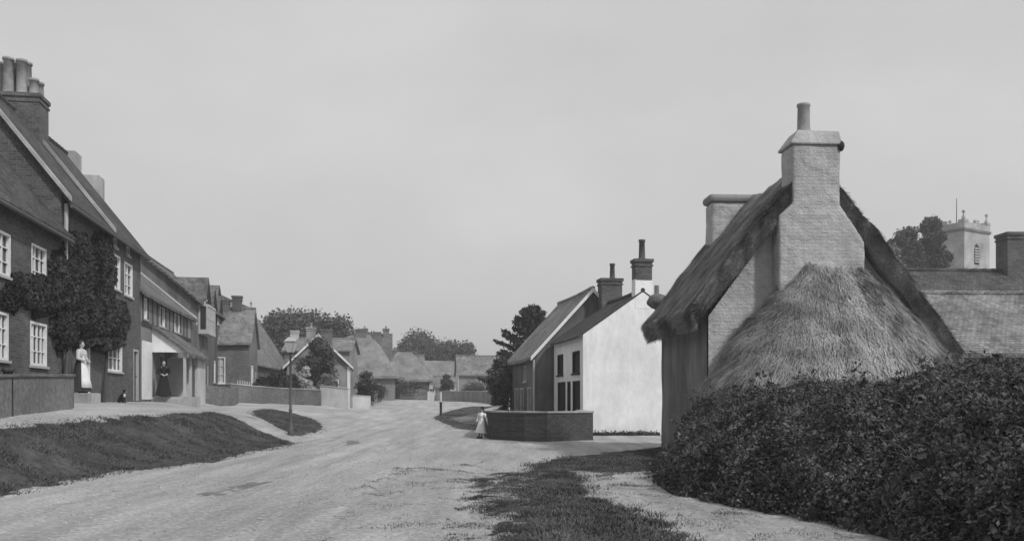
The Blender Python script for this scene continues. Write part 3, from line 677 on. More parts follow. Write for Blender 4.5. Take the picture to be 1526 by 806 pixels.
# ---- right side: white house and its neighbour
rotR = math.atan2(.17, 1)
WH = House('limewashed_house', 'bright white limewashed house with slate roof, its blank gable end facing the road', 'house', (2.95, 39), rotR, 5.15, 5.7, 0, 4.2, 6.0, ridge='y',
           op={'left': [(.55, 2.62, 1.35, .95, 'window', 1, 1, 'black', 'black'), (3.7, 2.62, 1.2, .95, 'window', 1, 1, 'black', 'black'),
                        (.5, .9, 1.35, 1.4, 'window', 1, 1, 'black', 'black'), (2.25, .9, .62, 1.4, 'window', 1, 1, 'black', 'black'), (3.25, .9, 1.6, 1.4, 'window', 1, 1, 'black', 'black')]},
           wall='limewash', roof='tile_dark_y', ov=.015, eo=.2, t=.07)
m = MB(); m.box(2.24, 3.0, -.012, .5, 5.3, 6.55); m.build('chimney_breast', M['limewash'], WH.root, bevel=.02)
chimney(WH.root, 2.62, .26, 7.4, .72, .56, 6.5, [(0, 0, .85, .14)], M['brick_dark'], M['pot_dark'])
chimney(WH.root, 2.7, 5.55, 7.25, 1.0, .75, 5, [(.12, 0, .75, .13)], M['brick_dark'], M['pot_dark'])
NB = House('gabled_cottage', 'stained gabled cottage with steep roof and white bargeboard adjoining the white house', 'house', (1.1, 44.75), rotR, 5.6, 7.2, 0, 3.65, 6.7, ridge='y',
           op={'left': [(1.0, .9, 1.0, 1.2, 'window', 2, 2, 'dull_paint'), (4.6, .9, 1.1, 1.2, 'window', 2, 2, 'dull_paint'), (3.1, .1, .9, 2, 'door', 2, 3, 'dull_paint', 'dark_paint'), (2.2, 2.4, .8, .8, 'window', 2, 1, 'dull_paint')]},
           wall='plaster_dark', roof='tile_pale_y', ov=.2, eo=.25)
NB.barge('near', M['white_paint'], .2)
m = MB(); m.tube([(-.08, -.1, 3.4), (-.08, -.1, .1)], .05, 8); m.build('downpipe', M['dull_paint'], NB.root)
# ---- barns to the right of the thatched cottage
RB = House('barn', 'low barn with broad lichened tile roof behind the bramble hedge at the right edge', 'barn', (12.2, 30.3), R(1), 18, 7, 0, 3.05, 5.2, ridge='x',
           op={'front': [(6, .3, 1.2, 2, 'door', 2, 3, 'dark_wood', 'dark_wood')]}, wall='plaster_light', roof='tile_pale_x', eo=.3, ov=.3)
RH = House('brick_house', 'brick house with dark tiled roof and dark square chimney rising behind the barn', 'house', (13.2, 38.2), R(2), 20, 6.5, 0, 5.2, 7.1, ridge='x',
           op={'front': [(6, 3.6, 1, 1.2, 'window', 2, 2)]}, wall='brick_mid', roof='tile_dark_x')
v = X_at(1521, 41.5) - 13.2
chimney(RH.root, v, 3.2, 8.85, 1.25, .95, 5, [], M['brick_dark'])

# ---- church tower
def tower():
    Yc = 112; rx = X_at(1437, Yc); th = R(32.5); s_ = 5.3
    t = empty('church_tower', (rx, Yc, 1), th); tag(t, 'square battlemented stone church tower with corner pinnacles and flagpole above the trees', 'church tower')
    zt = Z_at(343, Yc) - 1
    # local: x along the right face (towards +x, +y), y along the left face away; corner nearest at origin
    m = MB(); m.box(0, s_, 0, s_, -1, zt); m.build('wall', M['stone'], t)
    for (o_, q0, q1) in ((.14, zt, zt + .28), (.1, zt - 6.3, zt - 6.05)):
        m = MB(); m.box(-o_, s_ + o_, -o_, s_ + o_, q0, q1); m.build('string_course', M['brick_mid'], t)
    zp = zt + .28; ph = .75
    m = MB(); wd = .3
    for (x0, x1, y0, y1) in ((-.05, s_ + .05, -.05, wd), (-.05, s_ + .05, s_ - wd, s_ + .05), (-.05, wd, wd, s_ - wd), (s_ - wd, s_ + .05, wd, s_ - wd)): m.box(x0, x1, y0, y1, zp, zp + ph)
    # stepped-up corners and small merlons
    for (cx_, cy_) in ((0, 0), (s_, 0), (0, s_), (s_, s_)):
        m.box(cx_ - .1 if cx_ == 0 else cx_ - .75, cx_ + .75 if cx_ == 0 else cx_ + .1, cy_ - .1 if cy_ == 0 else cy_ - .75, cy_ + .75 if cy_ == 0 else cy_ + .1, zp + ph, zp + ph + .32)
    for side in (-.052, s_ - wd + .002):
        m.box(s_ / 2 - .4, s_ / 2 + .4, side, side + wd, zp + ph + .001, zp + ph + .4)
        m.box(side, side + wd, s_ / 2 - .4, s_ / 2 + .4, zp + ph + .001, zp + ph + .4)
    m.build('parapet', M['stone'], t)
    for (cx_, cy_) in ((.25, .25), (s_ - .25, .25), (.25, s_ - .25), (s_ - .25, s_ - .25)):
        m = MB(); m.lathe([(.24, 0), (.22, .3), (.1, .5), (.07, .8), (.2, .92), (.2, 1.05), (.05, 1.2)], (cx_, cy_, zp + ph + .3), 8); m.build('pinnacle', M['stone'], t)
    m = MB(); m.tube([(s_ * .5, s_ * .5, zt), (s_ * .5, s_ * .5, Z_at(286, Yc) - 1)], [.07, .04], 6); m.build('flagpole', M['dark_wood'], t)
    for face in (0, 1):
        m = MB(); fr = MB(); c = s_ / 2 - .1; hw = .5 if face == 0 else .4; z0 = zt - 3.9; z1 = zt - 2.1; P = []
        for (a_, z) in [(c - hw, z0), (c + hw, z0), (c + hw, z1), (c + hw * .7, z1 + .45), (c, z1 + .75), (c - hw * .7, z1 + .45), (c - hw, z1)]: P.append((a_, z))
        f = lambda a_, z, o: (a_, -o, z) if face == 0 else (-o, a_, z)
        m.add([f(a_, z, .03) for a_, z in P] + [f(a_, z, .005) for a_, z in P], [tuple(range(7))] + [(i, (i + 1) % 7, 7 + (i + 1) % 7, 7 + i) for i in range(7)])
        wo = m.build('belfry_window', M['black'], t)
        for i in range(6):
            z = z0 + .25 + i * .32; q = MB(); q.add([f(c - hw + .05, z, .12), f(c + hw - .05, z, .12), f(c + hw - .05, z + .18, .035), f(c - hw + .05, z + .18, .035), f(c - hw + .05, z - .03, .12), f(c + hw - .05, z - .03, .12)], [(0, 1, 2, 3), (0, 1, 5, 4)]); q.build('louvre', M['stone'], wo)
tower()

# ------------------------------------------------------------------ the thatched cottage on the right
def lumpy(o, v=.06, st=.05, sc_=.5):
    r = o.modifiers.new('remesh', 'REMESH'); r.mode = 'VOXEL'; r.voxel_size = v; r.use_smooth_shade = True
    tx = bpy.data.textures.new('lumps', 'CLOUDS'); tx.noise_scale = sc_; tx.noise_depth = 3
    d = o.modifiers.new('lumps', 'DISPLACE'); d.texture = tx; d.texture_coords = 'LOCAL'; d.strength = st; d.mid_level = .5
def cottage():
    rot = R(3.7); ox, oy = 4.84, 23.15
    t = empty('thatched_cottage', (ox, oy, 0), rot); tag(t, 'old thatched cottage with tall plastered end chimney and rounded thatched lean-to behind the brambles', 'cottage')
    Ap = (2.53, 6.95); Wd = 5.75; dep = 5.0; eL, eR = 3.55, 2.75
    # walls
    m = MB()
    def face(y): return [(0, y, -.4), (Wd, y, -.4), (Wd, y, eR), (Ap[0], y, Ap[1]), (0, y, eL)]
    m.add(face(0), [(0, 1, 2, 3, 4)]); m.add(face(dep), [(0, 4, 3, 2, 1)])
    m.add([(Wd, 0, -.4), (Wd, dep, -.4), (Wd, dep, eR), (Wd, 0, eR)], [(0, 1, 2, 3)])
    m.build('gable_wall', M['plaster'], t)
    # left (side) wall in stained plaster, its side away from the sun painted darker, with uneven surface
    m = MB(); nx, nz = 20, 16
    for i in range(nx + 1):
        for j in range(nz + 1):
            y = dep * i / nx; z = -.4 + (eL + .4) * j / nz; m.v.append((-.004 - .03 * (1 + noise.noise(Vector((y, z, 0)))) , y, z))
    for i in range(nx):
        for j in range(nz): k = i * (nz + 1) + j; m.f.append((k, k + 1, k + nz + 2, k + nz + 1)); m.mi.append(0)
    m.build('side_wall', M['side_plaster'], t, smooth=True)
    # thatch: thick shell
    def prof(k):          # outer profile, from left eave (k=-1) over the ridge (0) to right eave (1)
        if k < 0: f = -k; x = Ap[0] - (Ap[0] + .55) * f; z = 7.42 - (7.42 - 3.72) * f + .22 * math.sin(math.pi * min(1, f * 1.05)) * .6
        else: f = k; x = Ap[0] + (6.2 - Ap[0]) * f; z = 7.42 - (7.42 - 2.75) * f + .12 * math.sin(math.pi * f)
        return x, z
    K = 34; nu = 40; y0, y1 = -.42, dep + .45; V = []; Fc = []
    def th(k): return .55 - (.26 * max(0, -k - .55) / .45 if k < 0 else .14 * k)
    ks = [i / (K / 2) - 1 for i in range(K + 1)]
    for layer in (0, 1):
        for a_ in range(nu + 1):
            y = y0 + (y1 - y0) * a_ / nu
            for k in ks:
                x, z = prof(k); nse = noise.noise(Vector((x * .8, y * .8, 2))) * .13 + noise.noise(Vector((x * 2.6, y * 2.6, 4))) * .1
                if k > .1: z += .09 * noise.noise(Vector((x * 3.1, y * 1.5, 17))) + (.1 * math.exp(-((k - .72) / .09) ** 2) - .08 * math.exp(-((k - .5) / .1) ** 2)) * (1 if y < .6 else .3)
                if layer == 0: z -= th(k) - .6 * noise.noise(Vector((x * 1.5, y * 3, 7))) * .12; x += .22 * (1 if k < 0 else -1) * abs(k)
                else: z += nse + .0
                yy = y + (.06 * noise.noise(Vector((x * 2.2, z * 2.2, 8 + layer))) if a_ in (0, nu) else 0)
                V.append((x, yy, z))
    npf = K + 1; o = (nu + 1) * npf
    for a_ in range(nu):
        for q in range(npf - 1):
            i = a_ * npf + q; Fc.append((i, i + npf, i + npf + 1, i + 1)); Fc.append((o + i, o + i + 1, o + i + npf + 1, o + i + npf))
    for a_ in (0, nu):
        for q in range(npf - 1): i = a_ * npf + q; Fc.append((i, i + 1, o + i + 1, o + i))
    for q in (0, npf - 1):
        for a_ in range(nu): i = a_ * npf + q; Fc.append((i, o + i, o + i + npf, i + npf))
    ex = MB(); ex.add(V, Fc)
    # straw strands lying down the slopes, and bristling at verge and eaves
    S = []
    def strand(p, d, w_, n_):
        p = np.array(p); d = np.array(d, float); L_ = np.linalg.norm(d); side = np.cross(d, n_); side = side / (np.linalg.norm(side) + 1e-9) * w_
        S.append([p - side, p + side, p + d + side * .4, p + d - side * .4])
    for i in range(30000):
        k = random.uniform(-1, 1); y = random.uniform(y0, y1) if random.random() < .5 else y0 + abs(random.gauss(0, .25))
        x, z = prof(k); x2, z2 = prof(max(-1, min(1, k + (.04 if k > 0 else -.04)))); d = Vector((x2 - x, 0, z2 - z))
        if d.length < 1e-4: continue
        d.normalize(); d += Vector((random.gauss(0, .12), random.gauss(0, .14), random.gauss(0, .1))); n_ = Vector((-d.z, 0, d.x)); n_ = n_ if n_.z > 0 else -n_
        nse = noise.noise(Vector((x * .8, y * .8, 2))) * .13 + noise.noise(Vector((x * 2.6, y * 2.6, 4))) * .1
        strand((x, y, z + nse + .012), d * random.uniform(.12, .34), random.uniform(.004, .009), n_)
    for i in range(16000):       # cut ends at the front verge
        k = random.uniform(-1, 1); x, z = prof(k); f = random.random(); z -= f * th(k); x += .2 * f * (1 if k < 0 else -1) * abs(k)
        d = Vector((random.gauss(0, .05) + (.05 if k > 0 else -.05), -random.uniform(.02, .12), -random.uniform(.02, .16))); strand((x, y0 + .04, z), d, random.uniform(.004, .01), Vector((1, .2, 0)))
    for i in range(5000):       # left eave fringe
        y = random.uniform(y0, y1); f = random.random(); x, z = prof(-1); strand((x + .2 * (1 - f), y, z - .5 * (1 - f) + .05), (-random.uniform(.02, .08), random.gauss(0, .03), -random.uniform(.05, .16)), .006, Vector((.5, 0, .8)))
    for i in range(3000):
        y = random.uniform(y0, y1); f = random.random(); x, z = prof(1); strand((x - .2 * (1 - f), y, z - .4 * (1 - f)), (random.uniform(.02, .06), random.gauss(0, .03), -random.uniform(.05, .16)), .006, Vector((.5, 0, .8)))
    ex.cur = 0
    quads('thatch_roof', np.array(S), [M['thatch_old'], M['straw_old']], t, mi=np.ones(len(S), int), extra=ex)
    # lump of old thatch hanging from the far eave, and the stub beyond
    m = MB(); m.ball((.02, dep + .75, 4.5), (.34, .4, .24), 14, 10); ro = m.build('thatch_roll', M['thatch_old'], t, smooth=True)
    d_ = ro.modifiers.new('rough', 'DISPLACE'); tx = bpy.data.textures.new('lumps', 'CLOUDS'); tx.noise_scale = .15; d_.texture = tx; d_.strength = .12
    m = MB(); m.tube([(-.02, dep + .75, 4.6), (-.02, dep + .75, 5.0)], [.08, .07], 8); m.build('stub_pipe', M['terracotta'], t)
    # front chimney: breast, shoulder, shaft, cap
    m = MB()
    fy0, fy1 = -.5, .35
    P = [(1.6, -.4), (1.6, 5.95), (1.93, 6.25), (1.93, 7.7), (3.13, 7.7), (3.13, 6.25), (3.75, 5.35), (3.75, -.4)]
    m.add([(x, fy0, z) for x, z in P] + [(x, fy1, z) for x, z in P], [tuple(range(8)), tuple(range(15, 7, -1))] + [(i, (i + 1) % 8, 8 + (i + 1) % 8, 8 + i) for i in range(8)])
    ch = m.build('chimney', M['plaster'], t, bevel=.05); lumpy(ch)
    m = MB(); m.box(1.88, 3.18, fy0 - .05, fy1 + .05, 7.68, 7.76); 
    m.add([(1.9, fy0 - .02, 7.76), (3.16, fy0 - .02, 7.76), (3.16, fy1 + .02, 7.76), (1.9, fy1 + .02, 7.76), (2.12, fy0 + .15, 8.08), (3.12, fy0 + .06, 8.04), (3.12, fy1 - .06, 8.04), (2.12, fy1 - .1, 8.08)], [(0, 1, 5, 4), (1, 2, 6, 5), (2, 3, 7, 6), (3, 0, 4, 7), (4, 5, 6, 7)])
    m.build('chimney_cap', M['plaster'], ch, bevel=.03)
    m = MB(); m.lathe([(.2, 0), (.18, .08), (.155, .14), (.145, .66), (.165, .68), (.165, .74), (.11, .74), (.1, .5)], (2.36, -.1, 8.04), 14, cap=False); m.build('chimney_pot', M['terracotta'], ch, smooth=True)
    m = MB(); m.ball((3.14, fy0 + .02, 7.66), (.09, .1, .13), 10, 8); m.build('iron_stay', M['black'], ch)
    # rear chimney
    m = MB(); cxr = 1.95; m.box(cxr - .62, cxr + .62, dep - .55, dep + .15, 4.5, 7.32); rc = m.build('chimney', M['plaster'], t, bevel=.04); lumpy(rc)
    m = MB(); m.box(cxr - .7, cxr + .7, dep - .63, dep + .23, 7.32, 7.55); m.build('chimney_cap', M['plaster_mid'], rc, bevel=.09)
    # rounded lean-to against the gable: half cone of thatch
    cx_ = 2.95; a_, b_ = 3.15, 2.75; NT, NR = 90, 30; ex = MB(); S.clear()
    def cone(th_, r):       # th_ 0..pi round the front, r 0 at top 1 at eave
        rr = .12 + .88 * r; A_ = a_ if math.cos(th_) < 0 else a_ + .3
        x = cx_ + .35 * math.tanh(math.cos(th_) * 3) * (1 - r) + A_ * rr * math.cos(th_) - .0; y = -.08 - b_ * rr * math.sin(th_) ** .9
        z = 4.75 - 2.85 * (r ** 1.12) - .12 * r * r * (1 if r > .8 else 0)
        z += .2 * noise.noise(Vector((x * .9, y * .9, 3))) + .12 * noise.noise(Vector((x * 2.8, y * 2.8, 1))) + .05 * noise.noise(Vector((x * 7, y * 7, 1)))
        return Vector((x, y, z))
    V = [cone(math.pi * i / NT, j / NR) for i in range(NT + 1) for j in range(NR + 1)]
    V2 = [cone(math.pi * i / NT, .93) - Vector((0, 0, .42)) for i in range(NT + 1)]
    V3 = [Vector((cx_, -.05, 1.9))]
    Fc = [(i * (NR + 1) + j, i * (NR + 1) + j + 1, (i + 1) * (NR + 1) + j + 1, (i + 1) * (NR + 1) + j) for i in range(NT) for j in range(NR)]
    nb = len(V)
    Fc += [(i * (NR + 1) + NR, nb + i, nb + i + 1, (i + 1) * (NR + 1) + NR) for i in range(NT)]
    top = cone(math.pi / 2, 0); V += V2; nt_ = len(V); V.append(Vector((cx_, -.05, 4.78))); Fc += [(nt_, i * (NR + 1), (i + 1) * (NR + 1)) for i in range(NT)]
    Fc += [(nb + i, nb + i + 1, len(V)) for i in range(NT)]; V.append(Vector((cx_, -.05, 2.0)))
    ex.add(V, Fc)
    for i in range(60000):
        th_ = random.uniform(0, math.pi); r = random.random() ** .6; p = cone(th_, r); q = cone(th_, min(1, r + .03)); d = (q - p)
        if r > .96: d = Vector((math.cos(th_) * .5, -math.sin(th_) * .5, -1))
        if d.length < 1e-5: continue
        d.normalize(); n_ = Vector((math.cos(th_) * .6, -math.sin(th_) * .6, .6)); d += Vector((random.gauss(0, .24), random.gauss(0, .24), random.gauss(0, .2)))
        strand(p + n_ * random.uniform(.0, .07), d * random.uniform(.1, .32), random.uniform(.004, .009), n_)
    for i in range(6000):
        th_ = random.uniform(0, math.pi); p = cone(th_, random.uniform(.95, 1)); d = Vector((math.cos(th_) * .05, -math.sin(th_) * .05, -random.uniform(.08, .28)))
        strand(p + Vector((0, 0, -random.uniform(0, .25))), d, random.uniform(.004, .009), Vector((math.cos(th_), -math.sin(th_), 0)))
    quads('lean_to_roof', np.array(S), [M['thatch'], M['straw']], t, mi=np.ones(len(S), int), extra=ex)
    m = MB(); pts = [(cx_ + (a_ - .35) * math.cos(math.pi * i / 24), -.02 - (b_ - .35) * math.sin(math.pi * i / 24)) for i in range(25)]
    m.add([(x, y, -.3) for x, y in pts] + [(x, y, 2.1) for x, y in pts], [(i, i + 1, 26 + i, 25 + i) for i in range(24)]); m.build('lean_to_wall', M['flint'], t)
cottage()

# ------------------------------------------------------------------ walls
def wall_run(name, label, pts, h, th, mat, cop=None, group=None, zoff=0, cat='wall'):
    """pts: list of (x,y); top follows the ground"""
    r = empty(name, (pts[0][0], pts[0][1], terr(*pts[0], False))); tag(r, label, cat, group); bx, by, bz = r.location
    P = []
    for i in range(len(pts) - 1):
        n = max(1, int(math.dist(pts[i], pts[i + 1]) / .5))
        for k in range(n): P.append(tuple(pts[i][q] + (pts[i + 1][q] - pts[i][q]) * k / n for q in (0, 1)))
    P.append(pts[-1])
    def strip(z0, z1, w_, seed):
        m = MB(); V = []
        for i, p in enumerate(P):
            a_ = P[max(0, i - 1)]; b_ = P[min(len(P) - 1, i + 1)]; d = Vector((b_[0] - a_[0], b_[1] - a_[1])).normalized(); nn_ = Vector((-d.y, d.x)) * w_ / 2
            g = terr(*p, False); hh = h(i / (len(P) - 1)) if callable(h) else h; j = .015 * noise.noise(Vector((p[0] * 2, p[1] * 2, seed)))
            for sg in (-1, 1):
                for z in (g + z0(hh), g + z1(hh) + j): V.append((p[0] + sg * nn_.x - bx, p[1] + sg * nn_.y - by, z - bz))
        Fc = []
        for i in range(len(P) - 1):
            o = i * 4; q = o + 4; Fc += [(o, o + 1, q + 1, q), (o + 2, q + 2, q + 3, o + 3), (o + 1, o + 3, q + 3, q + 1), (o, q, q + 2, o + 2)]
        o = (len(P) - 1) * 4; Fc += [(0, 2, 3, 1), (o, o + 1, o + 3, o + 2)]
        m.add(V, Fc); return m
    strip(lambda hh: -.4, lambda hh: hh - (.07 if cop else 0), th, 1).build('masonry', mat, r)
    if cop: strip(lambda hh: hh - .07, lambda hh: hh, th + .08, 1).build('coping', cop, r, bevel=.015)
    return r
wl = lambda px_, Y: (X_at(px_, Y), Y)
wall_run('brick_wall', 'curved dark brick wall before the white house', [(2.75, 38.2), wl(878, 34.8), wl(850, 34.0), wl(815, 33.6), wl(785, 33.9), wl(760, 34.6), wl(740, 35.6), wl(729, 37.2), wl(726, 40), wl(738, 46), wl(745, 51)], 1.08, .3, M['brick_wall'], M['stone'])
wall_run('brick_wall', 'low rough brick wall in front of the white curtained shop window', [wl(284, 50), wl(305, 49.5), wl(326, 50), wl(346, 53), wl(352, 57)], .98, .28, M['brick_mid'], None)
wall_run('brick_wall', 'low brick garden wall before the house at the left edge', [(fX(17) + 1.3, 17), (fX(20) + 1.3, 20), (fX(23) + 1.3, 23), (X_at(98, 25), 25), (X_at(102, 25.6), 25.6), (X_at(98, 26.6), 26.6), (X_at(84, 27.6), 27.6)], lambda f: .88 - (.2 * sm((f - .8) / .2)), .28, M['flint'], M['brick_mid'])
wall_run('garden_wall', 'low dark brick garden wall with ivy tufts behind the lamp post', [wl(340, 58), wl(388, 62), wl(400, 65.5), wl(440, 66), wl(478, 66)], 1.15, .3, M['brick_mid'], M['stone'], 'walls before the cottages')
wall_run('garden_wall', 'pale plastered garden wall to the right of the dark brick one', [wl(478.5, 66.4), wl(500, 66.2), wl(520, 66)], 1.45, .35, M['plaster_light'], M['stone'], 'walls before the cottages')
wall_run('garden_wall', 'short pale wall piece beside the gateway, right of the pale garden wall', [wl(523, 68), wl(535, 69), wl(550, 70)], .95, .3, M['plaster_light'], M['stone'], 'walls before the cottages')
wall_run('garden_wall', 'low pale wall below the long house at the end of the street', [wl(660, 108), wl(690, 106), wl(722, 98), wl(740, 90)], 1.2, .35, M['plaster_mid'], M['stone'])

def paling(label, p0, p1, h, mat):
    r = empty('paling_fence', (p0[0], p0[1], terr(*p0, False)), math.atan2(p1[1] - p0[1], p1[0] - p0[0])); tag(r, label, 'fence', 'paling fences up the street'); L_ = math.dist(p0, p1); m = MB(); q = .06
    while q < L_: hh = h * (1 + .04 * math.sin(q * 37)); m.box(q, q + .07, -.012, .012, .05, hh); m.add([(q, -.012, hh), (q + .07, -.012, hh), (q + .035, -.012, hh + .07), (q, .012, hh), (q + .07, .012, hh), (q + .035, .012, hh + .07)], [(0, 1, 2), (5, 4, 3), (0, 2, 5, 3), (1, 4, 5, 2)]); q += .15
    m.build('pales', mat, r)
    for zz in (.25, h - .25): m = MB(); m.box(0, L_, .013, .05, zz, zz + .07); m.build('rail', mat, r)
paling('pale wooden paling fence before the hipped thatched cottage', wl(566, 93), wl(585, 92), 1.1, M['dull_paint'])
paling('weathered paling fence before the furthest thatched cottage', wl(596, 110), wl(634, 112), 1.2, M['plaster_mid'])
paling('pale paling fence on the low brick wall by the forward brick house', wl(352, 60.6), wl(371, 61), 1.3, M['dull_paint'])
wall_run('garden_wall', 'low stone garden wall running from the gateway to the thatched cottages', [wl(553, 76), wl(556, 84), wl(566, 92)], 1.1, .3, M['flint'], M['stone'])
wall_run('garden_wall', 'low pale wall in the gap before the small pale cottage', [wl(636, 112), wl(650, 113), wl(658, 112)], 1.1, .3, M['plaster_light'], M['stone'])

# ------------------------------------------------------------------ vegetation
def shell(c, r, n, lo=.72):
    d = rng.normal(size=(n, 3)); d /= np.linalg.norm(d, axis=1)[:, None]; rad = rng.uniform(lo, 1.02, n)[:, None]
    return np.array(c) + d * rad * np.array(r), d
def tree(name, label, x, y, zt, wdt, crown_h, nclump, nleaf, size, mat, cat='tree', group=None, lobes=None, trunk=.25, sq=.6, zb=None, seed=0, cr=.42):
    random.seed(seed + 11)
    zb = terr(x, y, False) if zb is None else zb; t = empty(name, (x, y, zb)); tag(t, label, cat, group); H = zt - zb
    if cat in ('shrub', 'bush'): crown_h = H * .98; wdt *= 1.25; cr = .6
    cz = H - crown_h / 2; cl_ = []
    for i in range(nclump):
        while 1:
            p = Vector([random.uniform(-1, 1) for _ in range(3)])
            if .2 < p.length < 1: break
        r = wdt / 2 * random.uniform(cr * .55, cr * 1.15); p = Vector((p.x * (wdt / 2 - r), p.y * (wdt / 2 - r), p.z * (crown_h / 2 - r * sq) + cz)); cl_.append((p, r))
    cl_.append((Vector((0, 0, H - wdt * .24)), wdt * .24)); 
    m = MB(); m.tube([(0, 0, -.3), (0.05, 0, H * .25), (0, .08, H * .5), (0, 0, H * .8)], [trunk, trunk * .8, trunk * .55, trunk * .2], 8)
    for p, r in cl_[:16]:
        s_ = Vector((0, 0, max(H * .2, p.z - wdt * .45))); mid = (s_ + p) / 2 + Vector((random.gauss(0, .1), random.gauss(0, .1), .1)) * wdt * .15; m.tube([s_, mid, p], [trunk * .4, trunk * .25, trunk * .08], 5)
    m.build('trunk', M['bark'], t)
    Q = []; tot = sum(r * r for _, r in cl_)
    for p, r in cl_:
        n = int(nleaf * r * r / tot); P_, d = shell(p, (r, r, r * sq), n, .35); P_ += rng.normal(size=P_.shape) * r * .1
        Q.append(leaf_quads(P_, size, d * .9, .7))
    quads('crown', np.concatenate(Q), M[mat] if isinstance(mat, str) else mat, t); return t
# far wood behind the street, every crown its own tree
for i, (px_, py_, wpx, Y, lab) in enumerate([(424, 453, 96, 108, 'dark tree crown rising left of the cottage chimneys'), (452, 455, 90, 116, 'dark tree between the leftmost and middle trees of the near clump'), (472, 459, 84, 112, 'dark broad tree in the middle of the near tree clump'), (505, 462, 84, 108, 'dark domed tree at the right of the near tree clump'),
                                             (550, 492, 46, 132, 'pale hazy tree left of the stubby thatched chimneys'), (604, 506, 54, 150, 'small hazy tree beside the far chimneys'), (630, 485, 78, 155, 'tallest hazy round tree at the end of the street'),
                                             (668, 499, 74, 150, 'hazy broad tree over the end cottages'), (696, 508, 42, 146, 'hazy tree at the right of the far group'), (652, 520, 50, 160, 'low hazy tree filling the gap behind the far cottages'), (722, 532, 34, 165, 'low far tree above the long pale roof')]):
    tree('broadleaf_tree', lab, X_at(px_, Y), Y, Z_at(py_, Y), wpx / F * Y * 1.08, (8 if py_ > 500 else 11), 46, 17000, .28, 'leaf_far', group='trees behind the street', seed=i, trunk=.35, sq=.8, cr=.62)
tree('broadleaf_tree', 'dark round tree in the garden behind the low wall and lamp post', X_at(474, 71), 71, Z_at(500, 71), 3.5, 4.2, 28, 14000, .13, 'leaf', seed=40, trunk=.12, sq=.9)
tree('flowering_shrub', 'pale blossoming shrub behind the garden wall right of the lamp post', X_at(457, 68.5), 68.5, Z_at(543, 68.5), 1.1, 1.6, 9, 1800, .09, 'blossom', 'shrub', seed=41, trunk=.04)
tree('garden_shrub', 'small pale green shrub at the left end of the plastered garden wall', X_at(487, 68.5), 68.5, Z_at(552, 68.5), 1.6, 1.3, 9, 1800, .09, 'leaf_pale', 'shrub', seed=42, trunk=.04)
tree('garden_shrub', 'dark shrub by the ivied walls under the steep tiled roof', X_at(412, 67.5), 67.5, Z_at(550, 67.5), 2.6, 1.8, 12, 3500, .1, 'leaf_dark', 'shrub', seed=43, trunk=.05)
tree('garden_shrub', 'dark low shrub behind the low garden wall left of the lamp post', X_at(386, 66.5), 66.5, Z_at(556, 66.5), 1.8, 1.5, 12, 2500, .1, 'leaf_dark', 'shrub', seed=44, trunk=.05)
tree('garden_shrub', 'dark hedge plant at the gateway right of the pale garden wall', X_at(545, 73), 73, Z_at(548, 73), 2.0, 1.8, 12, 2500, .12, 'leaf_dark', 'shrub', seed=45, trunk=.05)
tree('garden_shrub', 'dark bush in front of the dark thatched cottage', X_at(600, 112), 112, Z_at(570, 112), 5, 2, 14, 3000, .16, 'leaf_dark', 'shrub', seed=46, trunk=.05)
tree('garden_shrub', 'dark bush by the white gable at the end of the street', X_at(666, 114), 114, Z_at(555, 114), 1.7, 2.8, 12, 2500, .16, 'leaf_dark', 'shrub', seed=47, trunk=.05)
tree('ivy_bush', 'tall dark ivy bush against the far corner of the gabled cottage', X_at(746, 51.5), 51.5, Z_at(528, 51.5), 1.5, 4.0, 26, 9000, .1, 'leaf', 'bush', seed=48, trunk=.08, sq=1.2)
for i, (lab, px_, py_, Y, w_, mt) in enumerate([
        ('pale low shrub spilling over the stone garden wall by the gateway', 558, 566, 88, 2.6, 'leaf'), ('dark rounded bush between the two hipped thatched cottages', 588, 560, 104, 3.2, 'leaf'),
        ('dark shrub behind the paling fence of the furthest thatched cottage', 622, 572, 115, 2.6, 'leaf_dark'), ('leafy bush before the long pale-roofed house', 706, 566, 112, 3.4, 'leaf'),
        ('ivy-like shrub against the corner of the steep-roofed cottage', 436, 556, 70, 1.6, 'leaf_dark'), ('leafy shrub by the wall under the forward brick house', 380, 566, 64.5, 1.5, 'leaf')]):
    tree('garden_shrub', lab, X_at(px_, Y), Y, Z_at(py_, Y), w_, 2, 14, 3000, .13, mt, 'shrub', seed=60 + i, trunk=.05)
tree('broadleaf_tree', 'rounded tree left of the church tower', X_at(1350, 92), 92, Z_at(336, 92), 4.6, 7, 26, 13000, .2, 'leaf', group='trees by the church', seed=50, sq=.8)
tree('broadleaf_tree', 'taller dark tree touching the church tower', X_at(1389, 95), 95, Z_at(320, 95), 4.3, 9, 26, 13000, .2, 'leaf_dark', group='trees by the church', seed=51, sq=.85)
tree('broadleaf_tree', 'low tree between the thatched verge and the church trees', X_at(1330, 80), 80, Z_at(362, 80), 3.0, 5, 20, 7000, .16, 'leaf_pale', group='trees by the church', seed=52, sq=.8)
